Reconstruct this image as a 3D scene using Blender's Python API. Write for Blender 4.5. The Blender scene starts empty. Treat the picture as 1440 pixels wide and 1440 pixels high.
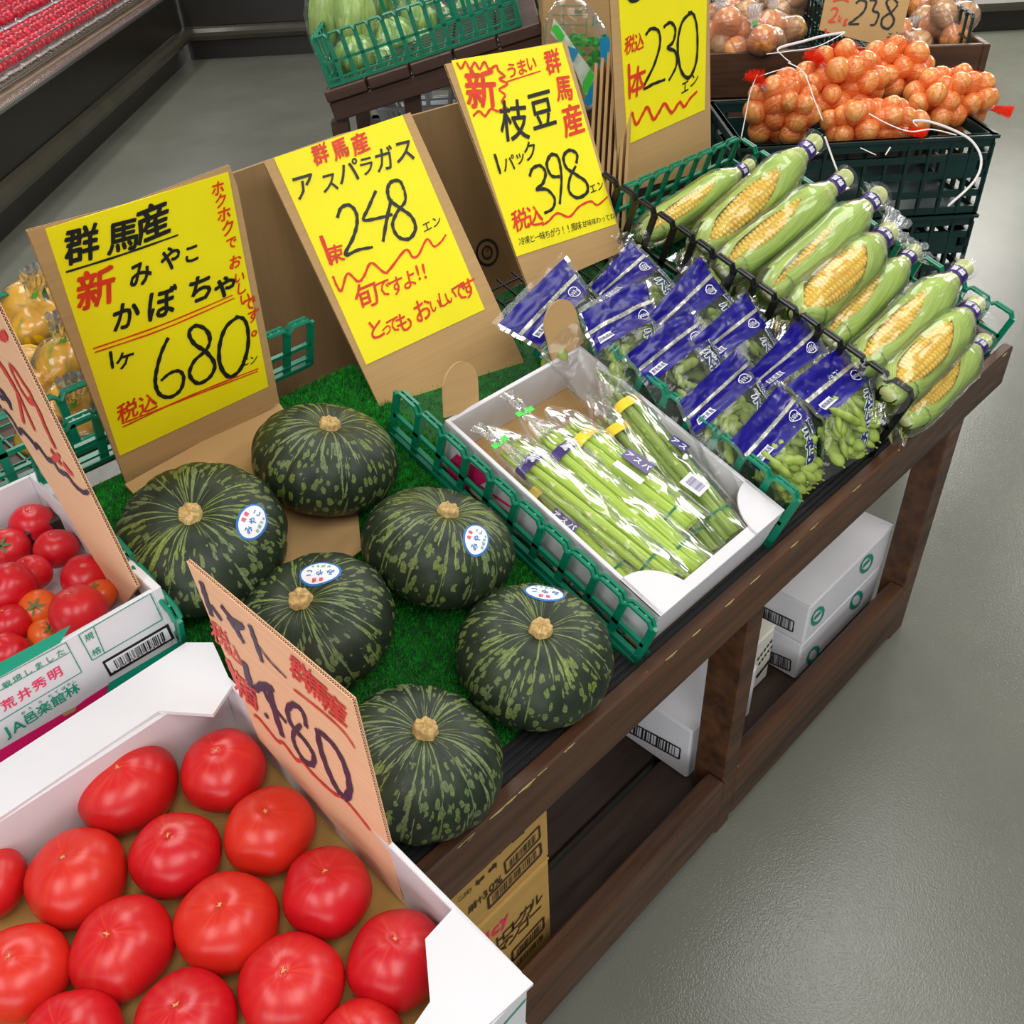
import bpy, math, random
from mathutils import Vector as V, Matrix, noise
from mathutils.bvhtree import BVHTree
S = bpy.context.scene
COL = S.collection
PI = math.pi
# ------------------------------------------------------------------ camera, world, lights, exposure
F = 1307.4
HC = 1.61
RX = V((0.70055888, -0.71228361, -0.04323551))
DN = V((-0.46497777, -0.40968498, -0.78482729))
FW = V((0.54130668, 0.56992128, -0.6182045))
CP = V((0, 0, HC))
cd = bpy.data.cameras.new('camera'); cam = bpy.data.objects.new('camera', cd); COL.objects.link(cam)
cam.matrix_world = Matrix(((RX.x, -DN.x, -FW.x, 0), (RX.y, -DN.y, -FW.y, 0), (RX.z, -DN.z, -FW.z, HC), (0, 0, 0, 1)))
cd.sensor_width = 36; cd.lens = 36 * F / 1440; cd.clip_start = 0.02
S.camera = cam
S.view_settings.view_transform = 'Standard'; S.view_settings.look = 'None'
S.view_settings.gamma = 1; S.view_settings.use_curve_mapping = False
S.view_settings.exposure = 0.0
S.cycles.transparent_max_bounces = 24
S.cycles.max_bounces = 8
w = bpy.data.worlds.new('shop_air'); S.world = w; w.use_nodes = True
w.node_tree.nodes['Background'].inputs[0].default_value = (0.93, 0.96, 1.0, 1)
w.node_tree.nodes['Background'].inputs[1].default_value = 0.2
AX = V((.6916, .7223, 0)); BX = V((.7223, -.6916, 0)); ZX = V((0, 0, 1))   # the shop's own axes: away and right
def area(name, loc, look, sx, sy, power, col=(1, 1, 1)):
    l = bpy.data.lights.new(name, 'AREA'); l.shape = 'RECTANGLE'; l.size = sx; l.size_y = sy; l.energy = power; l.color = col
    o = bpy.data.objects.new(name, l); COL.objects.link(o); o.location = loc
    d = (V(look) - V(loc)).normalized(); o.rotation_euler = d.to_track_quat('-Z', 'Y').to_euler()
    return o
PCL = V((1.3, 4.75, 1.75)) + AX * 1.2 - BX * .25   # lamp strip over the left case
for i, (a, b) in enumerate([(-.9, -1.4), (-.6, .4), (.5, 2.0), (2.2, -.6), (2.4, 1.4), (4.6, .4), (4.4, -2.2)]):
    p = AX * a + BX * b + ZX * 2.95
    o = area('ceiling_lamp', p, p - ZX, 1.5, .9, 27, (1, .98, .95))
    o.rotation_euler = (0, 0, math.atan2(AX.y, AX.x))
area('shop_window', AX * -3.6 + BX * -.9 + ZX * 1.35, (.6, .9, .7), 4.6, 1.9, 104, (.90, .95, 1))
for x, y in ((7.0, 3.0), (7.5, .2), (10.5, 3.6), (11, .8), (14, 3.0)): area('far_ceiling_lamp', (x, y, 2.95), (x, y, 0), 2.4, 1.4, 120, (1, .97, .9))
area('case_lamp', PCL, PCL + AX * .0 - ZX, 5.0, .1, 26, (1, .97, .93)).rotation_euler = (0, 0, math.atan2(AX.y, AX.x))
# ------------------------------------------------------------------ maths helpers
def ray(x, y): return RX * (x - 720) + DN * (y - 720) + FW * F
def at_plane(x, y, p0, n):
    d = ray(x, y); return CP + d * (n.dot(p0 - CP) / n.dot(d))
def at_depth(x, y, dep): return CP + ray(x, y) * (dep / F)
def at_z(x, y, z): return at_plane(x, y, V((0, 0, z)), ZX)
SL = math.radians(18.5)
UX = V((1, 0, 0)); VX = V((0, math.cos(SL), math.sin(SL))); WX = V((0, -math.sin(SL), math.cos(SL)))
R0 = V((0, .48, .68))
def sp(u, v, w=0): return R0 + UX * u + VX * v + WX * w
def spx(x, y, w): # point of the sloped display seen at a pixel, w above the rail level
    return at_plane(x, y, sp(0, 0, w), WX)
def suv(x, y, w):
    p = spx(x, y, w) - R0; return p.x, p.dot(VX)
def mat4(o, ex, ey, ez):
    return Matrix(((ex.x, ey.x, ez.x, o.x), (ex.y, ey.y, ez.y, o.y), (ex.z, ey.z, ez.z, o.z), (0, 0, 0, 1)))
SM = mat4(sp(0, 0), UX, VX, WX)
class Frame:
    def __init__(s, o, ex, up):
        s.o = V(o); s.ex = V(ex).normalized(); s.ez = s.ex.cross(V(up)).normalized(); s.ey = s.ez.cross(s.ex); s.M = mat4(s.o, s.ex, s.ey, s.ez)
    def px(s, x, y, z=0):
        p = at_plane(x, y, s.o + s.ez * z, s.ez) - s.o
        return (p.dot(s.ex), p.dot(s.ey))
def frame_dir(o, ex, zhint): # ex along, z as near zhint as can be
    ex = ex.normalized(); ey = zhint.cross(ex).normalized(); ez = ex.cross(ey); return mat4(o, ex, ey, ez)
rnd = random.Random(7)
# ------------------------------------------------------------------ materials
def lin(h):
    if isinstance(h, str):
        c = [int(h[i:i + 2], 16) / 255 for i in (0, 2, 4)]
    else: c = [v / 255 for v in h]
    return tuple(x / 12.92 if x <= .04045 else ((x + .055) / 1.055) ** 2.4 for x in c) + (1,)
MATS = {}
class N:
    def __init__(s, name):
        s.m = bpy.data.materials.new(name); s.m.use_nodes = True; s.t = s.m.node_tree; s.b = s.t.nodes['Principled BSDF']; s.out = s.t.nodes['Material Output']
    def n(s, typ, ins=None, **kw):
        x = s.t.nodes.new(typ)
        for k, v in kw.items(): setattr(x, k, v)
        for k, v in (ins or {}).items(): s.put(x.inputs[k], v)
        return x
    def put(s, sock, v):
        if isinstance(v, bpy.types.NodeSocket): s.t.links.new(v, sock)
        else: sock.default_value = v
    def set(s, **kw):
        for k, v in kw.items(): s.put(s.b.inputs[k.replace('_', ' ')], v)
    def coord(s, which='Object'): return s.n('ShaderNodeTexCoord').outputs[which]
    def noise(s, scale, vec=None, detail=3, rough=.5, out='Fac', **kw):
        x = s.n('ShaderNodeTexNoise', {'Scale': scale, 'Detail': detail, 'Roughness': rough, 'Vector': vec or s.coord()}, **kw); return x.outputs[out]
    def map(s, vec, scale): return s.n('ShaderNodeMapping', {'Vector': vec, 'Scale': scale}).outputs[0]
    def ramp(s, fac, stops):
        x = s.n('ShaderNodeValToRGB', {'Fac': fac}); e = x.color_ramp.elements
        while len(e) < len(stops): e.new(.5)
        for q, (p, c) in zip(e, stops): q.position = p; q.color = c if len(c) == 4 else tuple(c) + (1,)
        return x.outputs[0]
    def mix(s, f, a, b):
        x = s.n('ShaderNodeMix', data_type='RGBA'); s.put(x.inputs[0], f); s.put(x.inputs[6], a); s.put(x.inputs[7], b); return x.outputs[2]
    def math(s, op, a, b=0.0, clamp=False):
        x = s.n('ShaderNodeMath', operation=op, use_clamp=clamp); s.put(x.inputs[0], a); s.put(x.inputs[1], b); return x.outputs[0]
    def bump(s, h, strength=.3, dist=.002):
        return s.n('ShaderNodeBump', {'Height': h, 'Strength': strength, 'Distance': dist}).outputs[0]
def reg(n): MATS[n.m.name] = n.m; return n.m
def plain(name, c, rough=.5, var=.08, scale=30, spec=.5, metal=0, bump=0, bscale=200, dist=.001, coat=0):
    n = N(name); c = lin(c)
    dark = tuple(x * (1 - var * 2) for x in c[:3]) + (1,); lt = tuple(min(1, x * (1 + var)) for x in c[:3]) + (1,)
    n.set(Base_Color=n.ramp(n.noise(scale), [(.3, dark), (.7, lt)]), Roughness=rough, Metallic=metal)
    n.b.inputs['Specular IOR Level'].default_value = spec
    if coat: n.b.inputs['Coat Weight'].default_value = coat; n.b.inputs['Coat Roughness'].default_value = .1
    if bump: n.set(Normal=n.bump(n.noise(bscale), bump, dist))
    return reg(n)
plain('yellow_paper', (255, 238, 0), .55, .02, 12)
plain('paper_white', (236, 236, 238), .5, .02)
plain('marker_black', (26, 26, 24), .45, .05)
plain('marker_red', (228, 58, 22), .5, .1, 60)
plain('marker_coral', (226, 74, 66), .5, .1, 60)
plain('marker_violet', (74, 56, 80), .5, .1, 60)
plain('ink_green', (24, 150, 122), .5, .03)
plain('ink_teal', (14, 165, 132), .5, .03)
plain('ink_pink', (232, 26, 110), .5, .03)
plain('ink_red', (236, 48, 96), .5, .03)
plain('ink_black', (30, 28, 30), .5, .03)
plain('ink_blue', (20, 110, 190), .5, .03)
plain('ink_navy', (32, 26, 110), .4, .03)
plain('ink_brown', (60, 36, 24), .6, .05)
plain('white_card', (222, 219, 221), .6, .02, 8, bump=.05, bscale=300)
plain('cream_card', (228, 222, 206), .6, .04, 8)
plain('flute_dark', (96, 66, 42), .8, .1)
plain('green_plastic', (10, 128, 96), .32, .06, 20, coat=.2)
plain('dark_green_plastic', (10, 48, 44), .42, .1, 14)
plain('black_plastic', (17, 17, 17), .35, .1)
plain('white_plastic', (215, 218, 222), .35, .04)
plain('case_dark', (34, 30, 25), .28, .08, 5)
plain('case_bumper', (66, 62, 50), .24, .06, 5)
plain('case_strip', (150, 130, 112), .4, .06, 9)
plain('chrome', (200, 196, 186), .22, .03, metal=.9)
plain('grass', (40, 178, 48), .6, .3, 90)
plain('turf_base', (18, 84, 26), .8, .2)
plain('tape_purple', (56, 26, 112), .3, .1, 70)
plain('tape_yellow', (250, 215, 20), .35, .04)
plain('tape_green', (70, 215, 70), .4, .04)
plain('tie_green', (16, 110, 70), .4, .04)
plain('navy_film', (15, 1, 122), .3, .14, 45, spec=.3, coat=.06, bump=.3, bscale=40, dist=.002)
plain('silver_film', (190, 190, 176), .25, .12, 300, metal=.5, bump=.6, bscale=300)
plain('stem_dry', (206, 172, 110), .75, .22, 160, bump=.7, bscale=260, dist=.002)
plain('calyx', (92, 122, 66), .6, .15)
plain('scar', (226, 160, 90), .6, .1)
plain('ribbon_white', (228, 222, 218), .5, .04)
plain('silk_tan', (190, 168, 110), .7, .1)
plain('dark_rubber', (20, 20, 22), .7, .1, 80, bump=.8, bscale=500)
plain('panel_wood', (58, 44, 36), .6, .2, 9)  # dark brown wood for the onion tray stand's lower panel
plain('blueprint', (30, 150, 200), .3, .03)
plain('leaf_white', (222, 236, 214), .5, .1, 60)
def cardboard(name, c, streak=(3, 160, 3)):
    n = N(name); c = lin(c); v = n.coord()
    st = n.noise(1, n.map(v, streak), 2)
    bl = n.noise(7, v, 3)
    base = n.mix(st, tuple(x * .86 for x in c[:3]) + (1,), tuple(min(1, x * 1.1) for x in c[:3]) + (1,))
    n.set(Base_Color=n.mix(n.math('MULTIPLY', bl, .25), base, tuple(x * .7 for x in c[:3]) + (1,)), Roughness=.75, Normal=n.bump(st, .12, .001))
    n.b.inputs['Specular IOR Level'].default_value = .25
    return reg(n)
cardboard('cardboard', (196, 158, 106)); cardboard('cardboard_peach', (242, 192, 152)); cardboard('cardboard_gold', (190, 150, 82), (3, 3, 60))
cardboard('cardboard_dark', (166, 134, 92), (90, 3, 3))
def wood(name, a, b, sc=(1.5, 28, 28), wear=.5):
    n = N(name); v = n.coord()
    g = n.noise(1, n.map(v, sc), 6, .6); g2 = n.noise(9, n.map(v, (1, 6, 6)), 3)
    c = n.ramp(g, [(.3, lin(a)), (.72, lin(b))])
    wr = n.math('GREATER_THAN', n.noise(22, n.map(v, (.5, 2, 2)), 5, .7), .705)
    c = n.mix(n.math('MULTIPLY', wr, wear), c, lin((168, 128, 88)))
    n.set(Base_Color=c, Roughness=n.ramp(g2, [(.3, (.38,) * 3), (.7, (.6,) * 3)]), Normal=n.bump(g, .35, .002))
    return reg(n)
wood('wood', (44, 27, 17), (98, 62, 36), wear=.7); wood('wood_dark', (36, 25, 19), (66, 46, 34), wear=.2); wood('wood_far', (58, 38, 30), (92, 62, 48), wear=.15)
# floor
n = N('vinyl_floor'); v = n.coord()
f1 = n.noise(2.2, v, 4); f2 = n.noise(160, v, 2); f3 = n.noise(14, n.map(v, (1, 1, 1)), 5, .7)
c = n.ramp(f1, [(.3, lin((106, 107, 97))), (.7, lin((116, 117, 106)))])
c = n.mix(n.math('MULTIPLY', n.math('GREATER_THAN', f3, .72), .25), c, lin((80, 78, 70)))
n.set(Base_Color=c, Roughness=n.ramp(f3, [(.3, (.2,) * 3), (.8, (.25,) * 3)]), Normal=n.bump(n.math('ADD', f2, n.noise(330, v, 1)), .3, .0014)); reg(n)
# film
def film(name, tint=(1, 1, 1), gloss=.75, scale=46, strength=.5, milk=.035, base=.012, rough=.13):
    n = N(name); v = n.coord()
    wv = n.n('ShaderNodeVectorMath', {0: v, 1: n.n('ShaderNodeVectorMath', {0: n.noise(9, v, 2, out='Color'), 3: .06}, operation='SCALE').outputs[0]}, operation='ADD').outputs[0]
    r = n.n('ShaderNodeTexNoise', {'Scale': scale, 'Detail': 2, 'Vector': n.map(wv, (.32, 1.5, 1))}, noise_type='RIDGED_MULTIFRACTAL').outputs['Fac']
    b = n.bump(r, strength, .004)
    fr = n.n('ShaderNodeFresnel', {'IOR': 1.5, 'Normal': b}).outputs[0]
    fac = n.math('ADD', n.math('MULTIPLY', fr, gloss), base, True)
    tr = n.n('ShaderNodeBsdfTransparent', {'Color': tuple(tint) + (1,)}).outputs[0]
    gl = n.n('ShaderNodeBsdfAnisotropic', {'Color': (1, 1, 1, 1), 'Roughness': rough, 'Normal': b}).outputs[0]
    df = n.n('ShaderNodeBsdfDiffuse', {'Color': (.9, .92, .92, 1)}).outputs[0]
    m1 = n.n('ShaderNodeMixShader', {0: milk, 1: tr, 2: df}).outputs[0]
    m2 = n.n('ShaderNodeMixShader', {0: fac, 1: m1, 2: gl}).outputs[0]
    n.t.links.new(m2, n.out.inputs[0]); n.t.nodes.remove(n.b); return reg(n)
film('film'); film('film_soft', gloss=.42, milk=.025, base=.008, scale=60); film('film_far', scale=24, milk=.06); film('film_gather', scale=90, milk=.14, strength=1, base=.05)
# net
n = N('red_net'); v = n.coord()
w1 = n.n('ShaderNodeTexWave', {'Scale': 75, 'Vector': v, 'Distortion': 1.5}, bands_direction='DIAGONAL').outputs['Fac']
m = n.math('ADD', n.math('MULTIPLY', n.math('GREATER_THAN', w1, .72), .22), .13)
tr = n.n('ShaderNodeBsdfTransparent').outputs[0]; df = n.n('ShaderNodeBsdfDiffuse', {'Color': lin((245, 52, 22))}).outputs[0]
n.t.links.new(n.n('ShaderNodeMixShader', {0: m, 1: tr, 2: df}).outputs[0], n.out.inputs[0]); n.t.nodes.remove(n.b); reg(n)
# pumpkin skin: pc = (cos a, sin a, arc length from the stem), rib = 0 in a groove .. 1 on a rib
n = N('pumpkin_skin')
pc = n.n('ShaderNodeAttribute', attribute_name='pc').outputs['Vector']; sx = n.n('ShaderNodeSeparateXYZ', {0: pc})
s_ = sx.outputs[2]; rib = n.n('ShaderNodeAttribute', attribute_name='rib').outputs['Fac']
oi = n.n('ShaderNodeObjectInfo').outputs['Random']
off = n.n('ShaderNodeCombineXYZ', {0: n.math('MULTIPLY', oi, 37), 1: n.math('MULTIPLY', oi, 91), 2: 0.0}).outputs[0]
pv = n.n('ShaderNodeVectorMath', {0: n.map(pc, (1, 1, 1)), 1: off}, operation='ADD').outputs[0]
streak = n.noise(1, n.map(pv, (13, 13, 1.7)), 3, .55)
nearm = n.math('SUBTRACT', 1.02, n.math('MULTIPLY', s_, .92))
top = n.math('GREATER_THAN', n.math('ADD', streak, n.math('MULTIPLY', nearm, .12)), .675)
warp = n.noise(5, pv, 2, out='Color')
pw = n.n('ShaderNodeVectorMath', {0: pv, 1: n.n('ShaderNodeVectorMath', {0: warp, 3: .12}, operation='SCALE').outputs[0]}, operation='ADD').outputs[0]
vo = n.n('ShaderNodeTexVoronoi', {'Vector': n.map(pw, (10, 10, 6.5)), 'Scale': 1.0, 'Randomness': 1.0}).outputs['Distance']
dens = n.noise(1.6, pv, 2); spotn = n.noise(26, pw, 2)
spot = n.math('LESS_THAN', n.math('ADD', vo, n.math('MULTIPLY', spotn, .35)), n.math('ADD', n.math('MULTIPLY', dens, .42), .34))
low = n.math('GREATER_THAN', s_, .28)
spot = n.math('MULTIPLY', spot, low)
gro = n.math('LESS_THAN', n.math('ADD', rib, n.math('MULTIPLY', n.noise(4, pv, 2), .5)), .33)
al = n.math('MAXIMUM', n.math('MAXIMUM', top, n.math('MULTIPLY', spot, .72)), n.math('MULTIPLY', gro, .8))
al = n.math('MULTIPLY', al, n.ramp(n.noise(40, pw, 3), [(.25, (.25,) * 3), (.65, (.95,) * 3)]))
flk = n.ramp(n.noise(1.3, pv, 1), [(.35, lin((128, 146, 96))), (.7, lin((138, 154, 66)))])
c = n.mix(al, n.ramp(n.noise(3, pv, 3), [(.3, lin((28, 36, 28))), (.7, lin((42, 56, 34)))]), flk)
sc_ = n.math('GREATER_THAN', n.noise(3.1, n.n('ShaderNodeVectorMath', {0: pv, 1: (5, 3, 9)}, operation='ADD').outputs[0], 6, .75), .735)
c = n.mix(sc_, c, lin((196, 160, 84)))
n.set(Base_Color=c, Roughness=n.ramp(n.noise(20, pw, 3), [(.3, (.38,) * 3), (.7, (.52,) * 3)]), Normal=n.bump(n.noise(60, pw, 4), .25, .0012)); n.b.inputs['Specular IOR Level'].default_value = .35
reg(n)
def tomato_mat(name, a, b, p):
    n = N(name); pc = n.n('ShaderNodeAttribute', attribute_name='pc').outputs['Vector']
    oi = n.n('ShaderNodeObjectInfo').outputs['Random']
    st = n.noise(1, n.map(pc, (5, 5, .7)), 3); s_ = n.n('ShaderNodeSeparateXYZ', {0: pc}).outputs[2]
    c = n.mix(oi, lin(a), lin(b))
    f = n.math('MULTIPLY', n.math('SUBTRACT', st, .45, True), n.math('MULTIPLY', n.math('SUBTRACT', .9, s_, True), 2.2), True)
    c = n.mix(f, c, lin(p))
    n.set(Base_Color=c, Roughness=.31, Normal=n.bump(n.noise(400, None, 2), .04, .0004))
    n.b.inputs['Subsurface Weight'].default_value = .06; n.b.inputs['Subsurface Radius'].default_value = (1, .15, .08); n.b.inputs['Subsurface Scale'].default_value = .01
    return reg(n)
tomato_mat('tomato_skin', (204, 20, 34), (216, 46, 28), (230, 84, 50)); tomato_mat('tomato_red', (205, 16, 34), (214, 32, 38), (225, 70, 60)); tomato_mat('tomato_orange', (226, 82, 30), (232, 104, 30), (236, 140, 50))
def streaked(name, a, b, k, rough=.45, coat=0, sc=(9, 9, .6)):
    n = N(name); pc = n.n('ShaderNodeAttribute', attribute_name='pc').outputs['Vector']
    g = n.noise(1, n.map(pc, sc), 4, .6)
    c = n.ramp(g, [(.3, lin(a)), (.52, lin(b)), (.75, lin(k))])
    n.set(Base_Color=c, Roughness=rough, Normal=n.bump(g, .4, .0015)); n.b.inputs['Coat Weight'].default_value = coat
    return reg(n)
streaked('husk', (146, 184, 56), (182, 208, 92), (214, 226, 146), sc=(26, 26, .8)); streaked('husk_pale', (196, 206, 110), (218, 224, 150), (232, 228, 172), sc=(26, 26, .8))
streaked('onion_skin', (206, 116, 44), (232, 150, 76), (244, 184, 118), .28, .3, (5, 5, .8)); streaked('onion_tan', (176, 120, 70), (214, 164, 106), (232, 200, 150), .3, .3, (5, 5, .8))
streaked('asparagus_skin', (140, 176, 40), (176, 204, 64), (204, 220, 110), .38, 0, (3, 3, 2)); streaked('asparagus_dark', (104, 136, 44), (144, 168, 66), (168, 188, 92), .45, 0, (3, 3, 2))
streaked('citrus', (232, 190, 10), (236, 176, 8), (130, 150, 20), .35, .1, (2, 2, 1.3)); streaked('lettuce_dark', (70, 116, 40), (118, 164, 64), (190, 210, 130), .5, .1, (4, 4, 2)); streaked('lettuce', (140, 184, 70), (188, 214, 120), (222, 234, 176), .5, .1, (3, 3, 2))
n = N('kernel'); g = n.noise(90, None, 2); n.set(Base_Color=n.ramp(g, [(.3, lin((255, 208, 48))), (.7, lin((255, 228, 104)))]), Roughness=.3); n.b.inputs['Subsurface Weight'].default_value = .1; n.b.inputs['Subsurface Scale'].default_value = .004; reg(n)
n = N('pod'); g = n.noise(70, None, 3); n.set(Base_Color=n.ramp(g, [(.3, lin((116, 140, 46))), (.7, lin((162, 182, 80)))]), Roughness=.5, Normal=n.bump(n.noise(900), .3, .0005)); reg(n)
plain('red_fruit', (205, 40, 60), .3, .3, 40); plain('dark_fruit', (60, 50, 78), .3, .3, 40); plain('tray_green', (16, 100, 76), .4); plain('yellow_card', (245, 205, 20), .6)
# ------------------------------------------------------------------ mesh helpers
class MB:
    def __init__(s): s.v = []; s.f = []; s.m = []; s.a = {}; s.r = {}
    def add(s, vs, fs, mi=0, pcs=None, ribs=None):
        b = len(s.v); s.v += [tuple(x) for x in vs]; s.f += [tuple(i + b for i in q) for q in fs]; s.m += [mi] * len(fs)
        if pcs:
            for i, p in enumerate(pcs): s.a[b + i] = tuple(p)
        if ribs:
            for i, p in enumerate(ribs): s.r[b + i] = p
        return s
    def box(s, x0, x1, y0, y1, z0, z1, mi=0, M=None, bev=0):
        if bev:
            b = min(bev, (x1 - x0) / 2.1, (y1 - y0) / 2.1, (z1 - z0) / 2.1)
            vs = []
            for z, k in ((z0, b), (z0 + b, 0), (z1 - b, 0), (z1, b)):
                vs += [(x0 + k, y0 + b, z), (x0 + b, y0 + k, z), (x1 - b, y0 + k, z), (x1 - k, y0 + b, z), (x1 - k, y1 - b, z), (x1 - b, y1 - k, z), (x0 + b, y1 - k, z), (x0 + k, y1 - b, z)]
            # simple chamfer: the end rings are pulled in
            fs = [tuple(range(7, -1, -1)), tuple(range(24, 32))]
            for r in range(3):
                for i in range(8): j = (i + 1) % 8; fs.append((r * 8 + i, r * 8 + j, r * 8 + 8 + j, r * 8 + 8 + i))
        else:
            vs = [(x0, y0, z0), (x1, y0, z0), (x1, y1, z0), (x0, y1, z0), (x0, y0, z1), (x1, y0, z1), (x1, y1, z1), (x0, y1, z1)]
            fs = [(3, 2, 1, 0), (4, 5, 6, 7), (0, 1, 5, 4), (1, 2, 6, 5), (2, 3, 7, 6), (3, 0, 4, 7)]
        if M: vs = [M @ V(q) for q in vs]
        return s.add(vs, fs, mi)
    def sheet(s, poly, z0, z1, mi=0, M=None): # polygon in xy given thickness
        n = len(poly); ar = sum(poly[i][0] * poly[(i + 1) % n][1] - poly[(i + 1) % n][0] * poly[i][1] for i in range(n))
        if ar < 0: poly = poly[::-1]
        vs = [(p[0], p[1], z0) for p in poly] + [(p[0], p[1], z1) for p in poly]
        fs = [tuple(range(n - 1, -1, -1)), tuple(range(n, 2 * n))] + [(i, (i + 1) % n, n + (i + 1) % n, n + i) for i in range(n)]
        if M: vs = [M @ V(q) for q in vs]
        return s.add(vs, fs, mi)
    def tube(s, pts, r, k=6, mi=0, closed=False, flat=1, cap=True, pc=False):
        pts = [V(p) for p in pts]; n = len(pts); rs = r if isinstance(r, (list, tuple)) else [r] * n
        up = V((0, 0, 1)); t0 = (pts[1] - pts[0]).normalized()
        if abs(t0.dot(up)) > .95: up = V((0, 1, 0))
        vs = []; pcs = []; ln = 0
        for i, p in enumerate(pts):
            a = pts[(i - 1) % n] if (i or closed) else p; b = pts[(i + 1) % n] if (i < n - 1 or closed) else p
            t = (b - a).normalized() if (b - a).length > 1e-9 else t0
            x = t.cross(up)
            x = x.normalized() if x.length > 1e-6 else V((1, 0, 0)); y = x.cross(t)
            up = y; ln += (p - pts[i - 1]).length if i else 0
            for j in range(k):
                an = 2 * PI * j / k; vs.append(p + x * math.cos(an) * rs[i] + y * math.sin(an) * rs[i] * flat)
                if pc: pcs.append((math.cos(an), math.sin(an), ln * pc))
        fs = []
        for i in range(n if closed else n - 1):
            a = i * k; b = ((i + 1) % n) * k
            for j in range(k): j2 = (j + 1) % k; fs.append((a + j, a + j2, b + j2, b + j))
        if cap and not closed: fs += [tuple(range(k - 1, -1, -1)), tuple(range((n - 1) * k, n * k))]
        return s.add(vs, fs, mi, pcs if pc else None)
    def lathe(s, prof, k=24, mi=0, M=None, fn=None, pc=False, ribs=0):
        vs = []; pcs = []; rb = []
        for i, (r, z) in enumerate(prof):
            for j in range(k):
                a = 2 * PI * j / k; q = V((r * math.cos(a), r * math.sin(a), z))
                if fn: q = fn(q, a, i / (len(prof) - 1))
                vs.append(M @ q if M else q); pcs.append((math.cos(a), math.sin(a), i / (len(prof) - 1) * 2)); rb.append(.5 + .5 * math.cos(ribs * a + PI))
        fs = []; L = len(prof)
        for i in range(L - 1):
            for j in range(k): j2 = (j + 1) % k; fs.append((i * k + j, (i + 1) * k + j, (i + 1) * k + j2, i * k + j2))
        fs += [tuple(range(k)), tuple(range(L * k - 1, (L - 1) * k - 1, -1))]
        return s.add(vs, fs, mi, pcs if pc else None, rb if ribs else None)
    def ball(s, c, r, k=12, m=8, mi=0, M=None, pc=True, top=None, ex=(1, 1, 1)):
        pr = [(math.sin(PI * (i + .02) / (m + .04)), math.cos(PI * (i + .02) / (m + .04))) for i in range(m + 1)]
        T = Matrix.Translation(V(c)) @ (M or Matrix()) @ Matrix.Diagonal((r * ex[0], r * ex[1], r * ex[2], 1))
        return s.lathe(pr, k, mi, T, top, pc)
    def grid(s, fn, nu, nv, mi=0, closed=False, pc=None):
        vs = []; pcs = []
        for i in range(nu + 1):
            for j in range(nv + 1):
                vs.append(fn(i / nu, j / nv))
                if pc: pcs.append(pc(i / nu, j / nv))
        fs = [(i * (nv + 1) + j, (i + 1) * (nv + 1) + j, (i + 1) * (nv + 1) + j + 1, i * (nv + 1) + j + 1) for i in range(nu) for j in range(nv)]
        return s.add(vs, fs, mi, pcs if pc else None)
    def mesh(s, name, mats, smooth=False):
        me = bpy.data.meshes.new(name); me.from_pydata(s.v, [], s.f)
        for m in ([mats] if isinstance(mats, str) else mats): me.materials.append(MATS[m])
        me.polygons.foreach_set('material_index', s.m)
        if smooth: me.polygons.foreach_set('use_smooth', [True] * len(s.f))
        if s.a:
            at = me.attributes.new('pc', 'FLOAT_VECTOR', 'POINT'); d = []
            for i in range(len(s.v)): d += s.a.get(i, (0, 0, 0))
            at.data.foreach_set('vector', d)
        if s.r:
            at = me.attributes.new('rib', 'FLOAT', 'POINT'); at.data.foreach_set('value', [s.r.get(i, 1) for i in range(len(s.v))])
        me.update(); return me
    def build(s, name, mats, parent=None, M=None, smooth=False, label=None, kind=None):
        return link(name, s.mesh(name, mats, smooth), parent, M, label, kind)
def link(name, me, parent=None, M=None, label=None, kind=None):
    o = bpy.data.objects.new(name, me); COL.objects.link(o)
    if parent: o.parent = parent
    if M is not None: o.matrix_local = M
    if label: o['label'] = label
    if kind: o['kind'] = kind
    return o
def tag(o, label, cat, group=None, kind=None):
    o['label'] = label; o['category'] = cat
    if group: o['group'] = group
    if kind: o['kind'] = kind
    return o
def thing(name, label, cat, M=None, group=None):
    o = bpy.data.objects.new(name, None); COL.objects.link(o); o.empty_display_size = .05
    if M is not None: o.matrix_world = M
    return tag(o, label, cat, group)
def struct(name, mb, mats, M=None, smooth=False): return mb.build(name, mats, None, M, smooth, kind='structure')
def copy_tree(o, parent=None):
    c = o.copy(); COL.objects.link(c); c.parent = parent
    for ch in list(o.children): copy_tree(ch, c)
    return c
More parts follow.
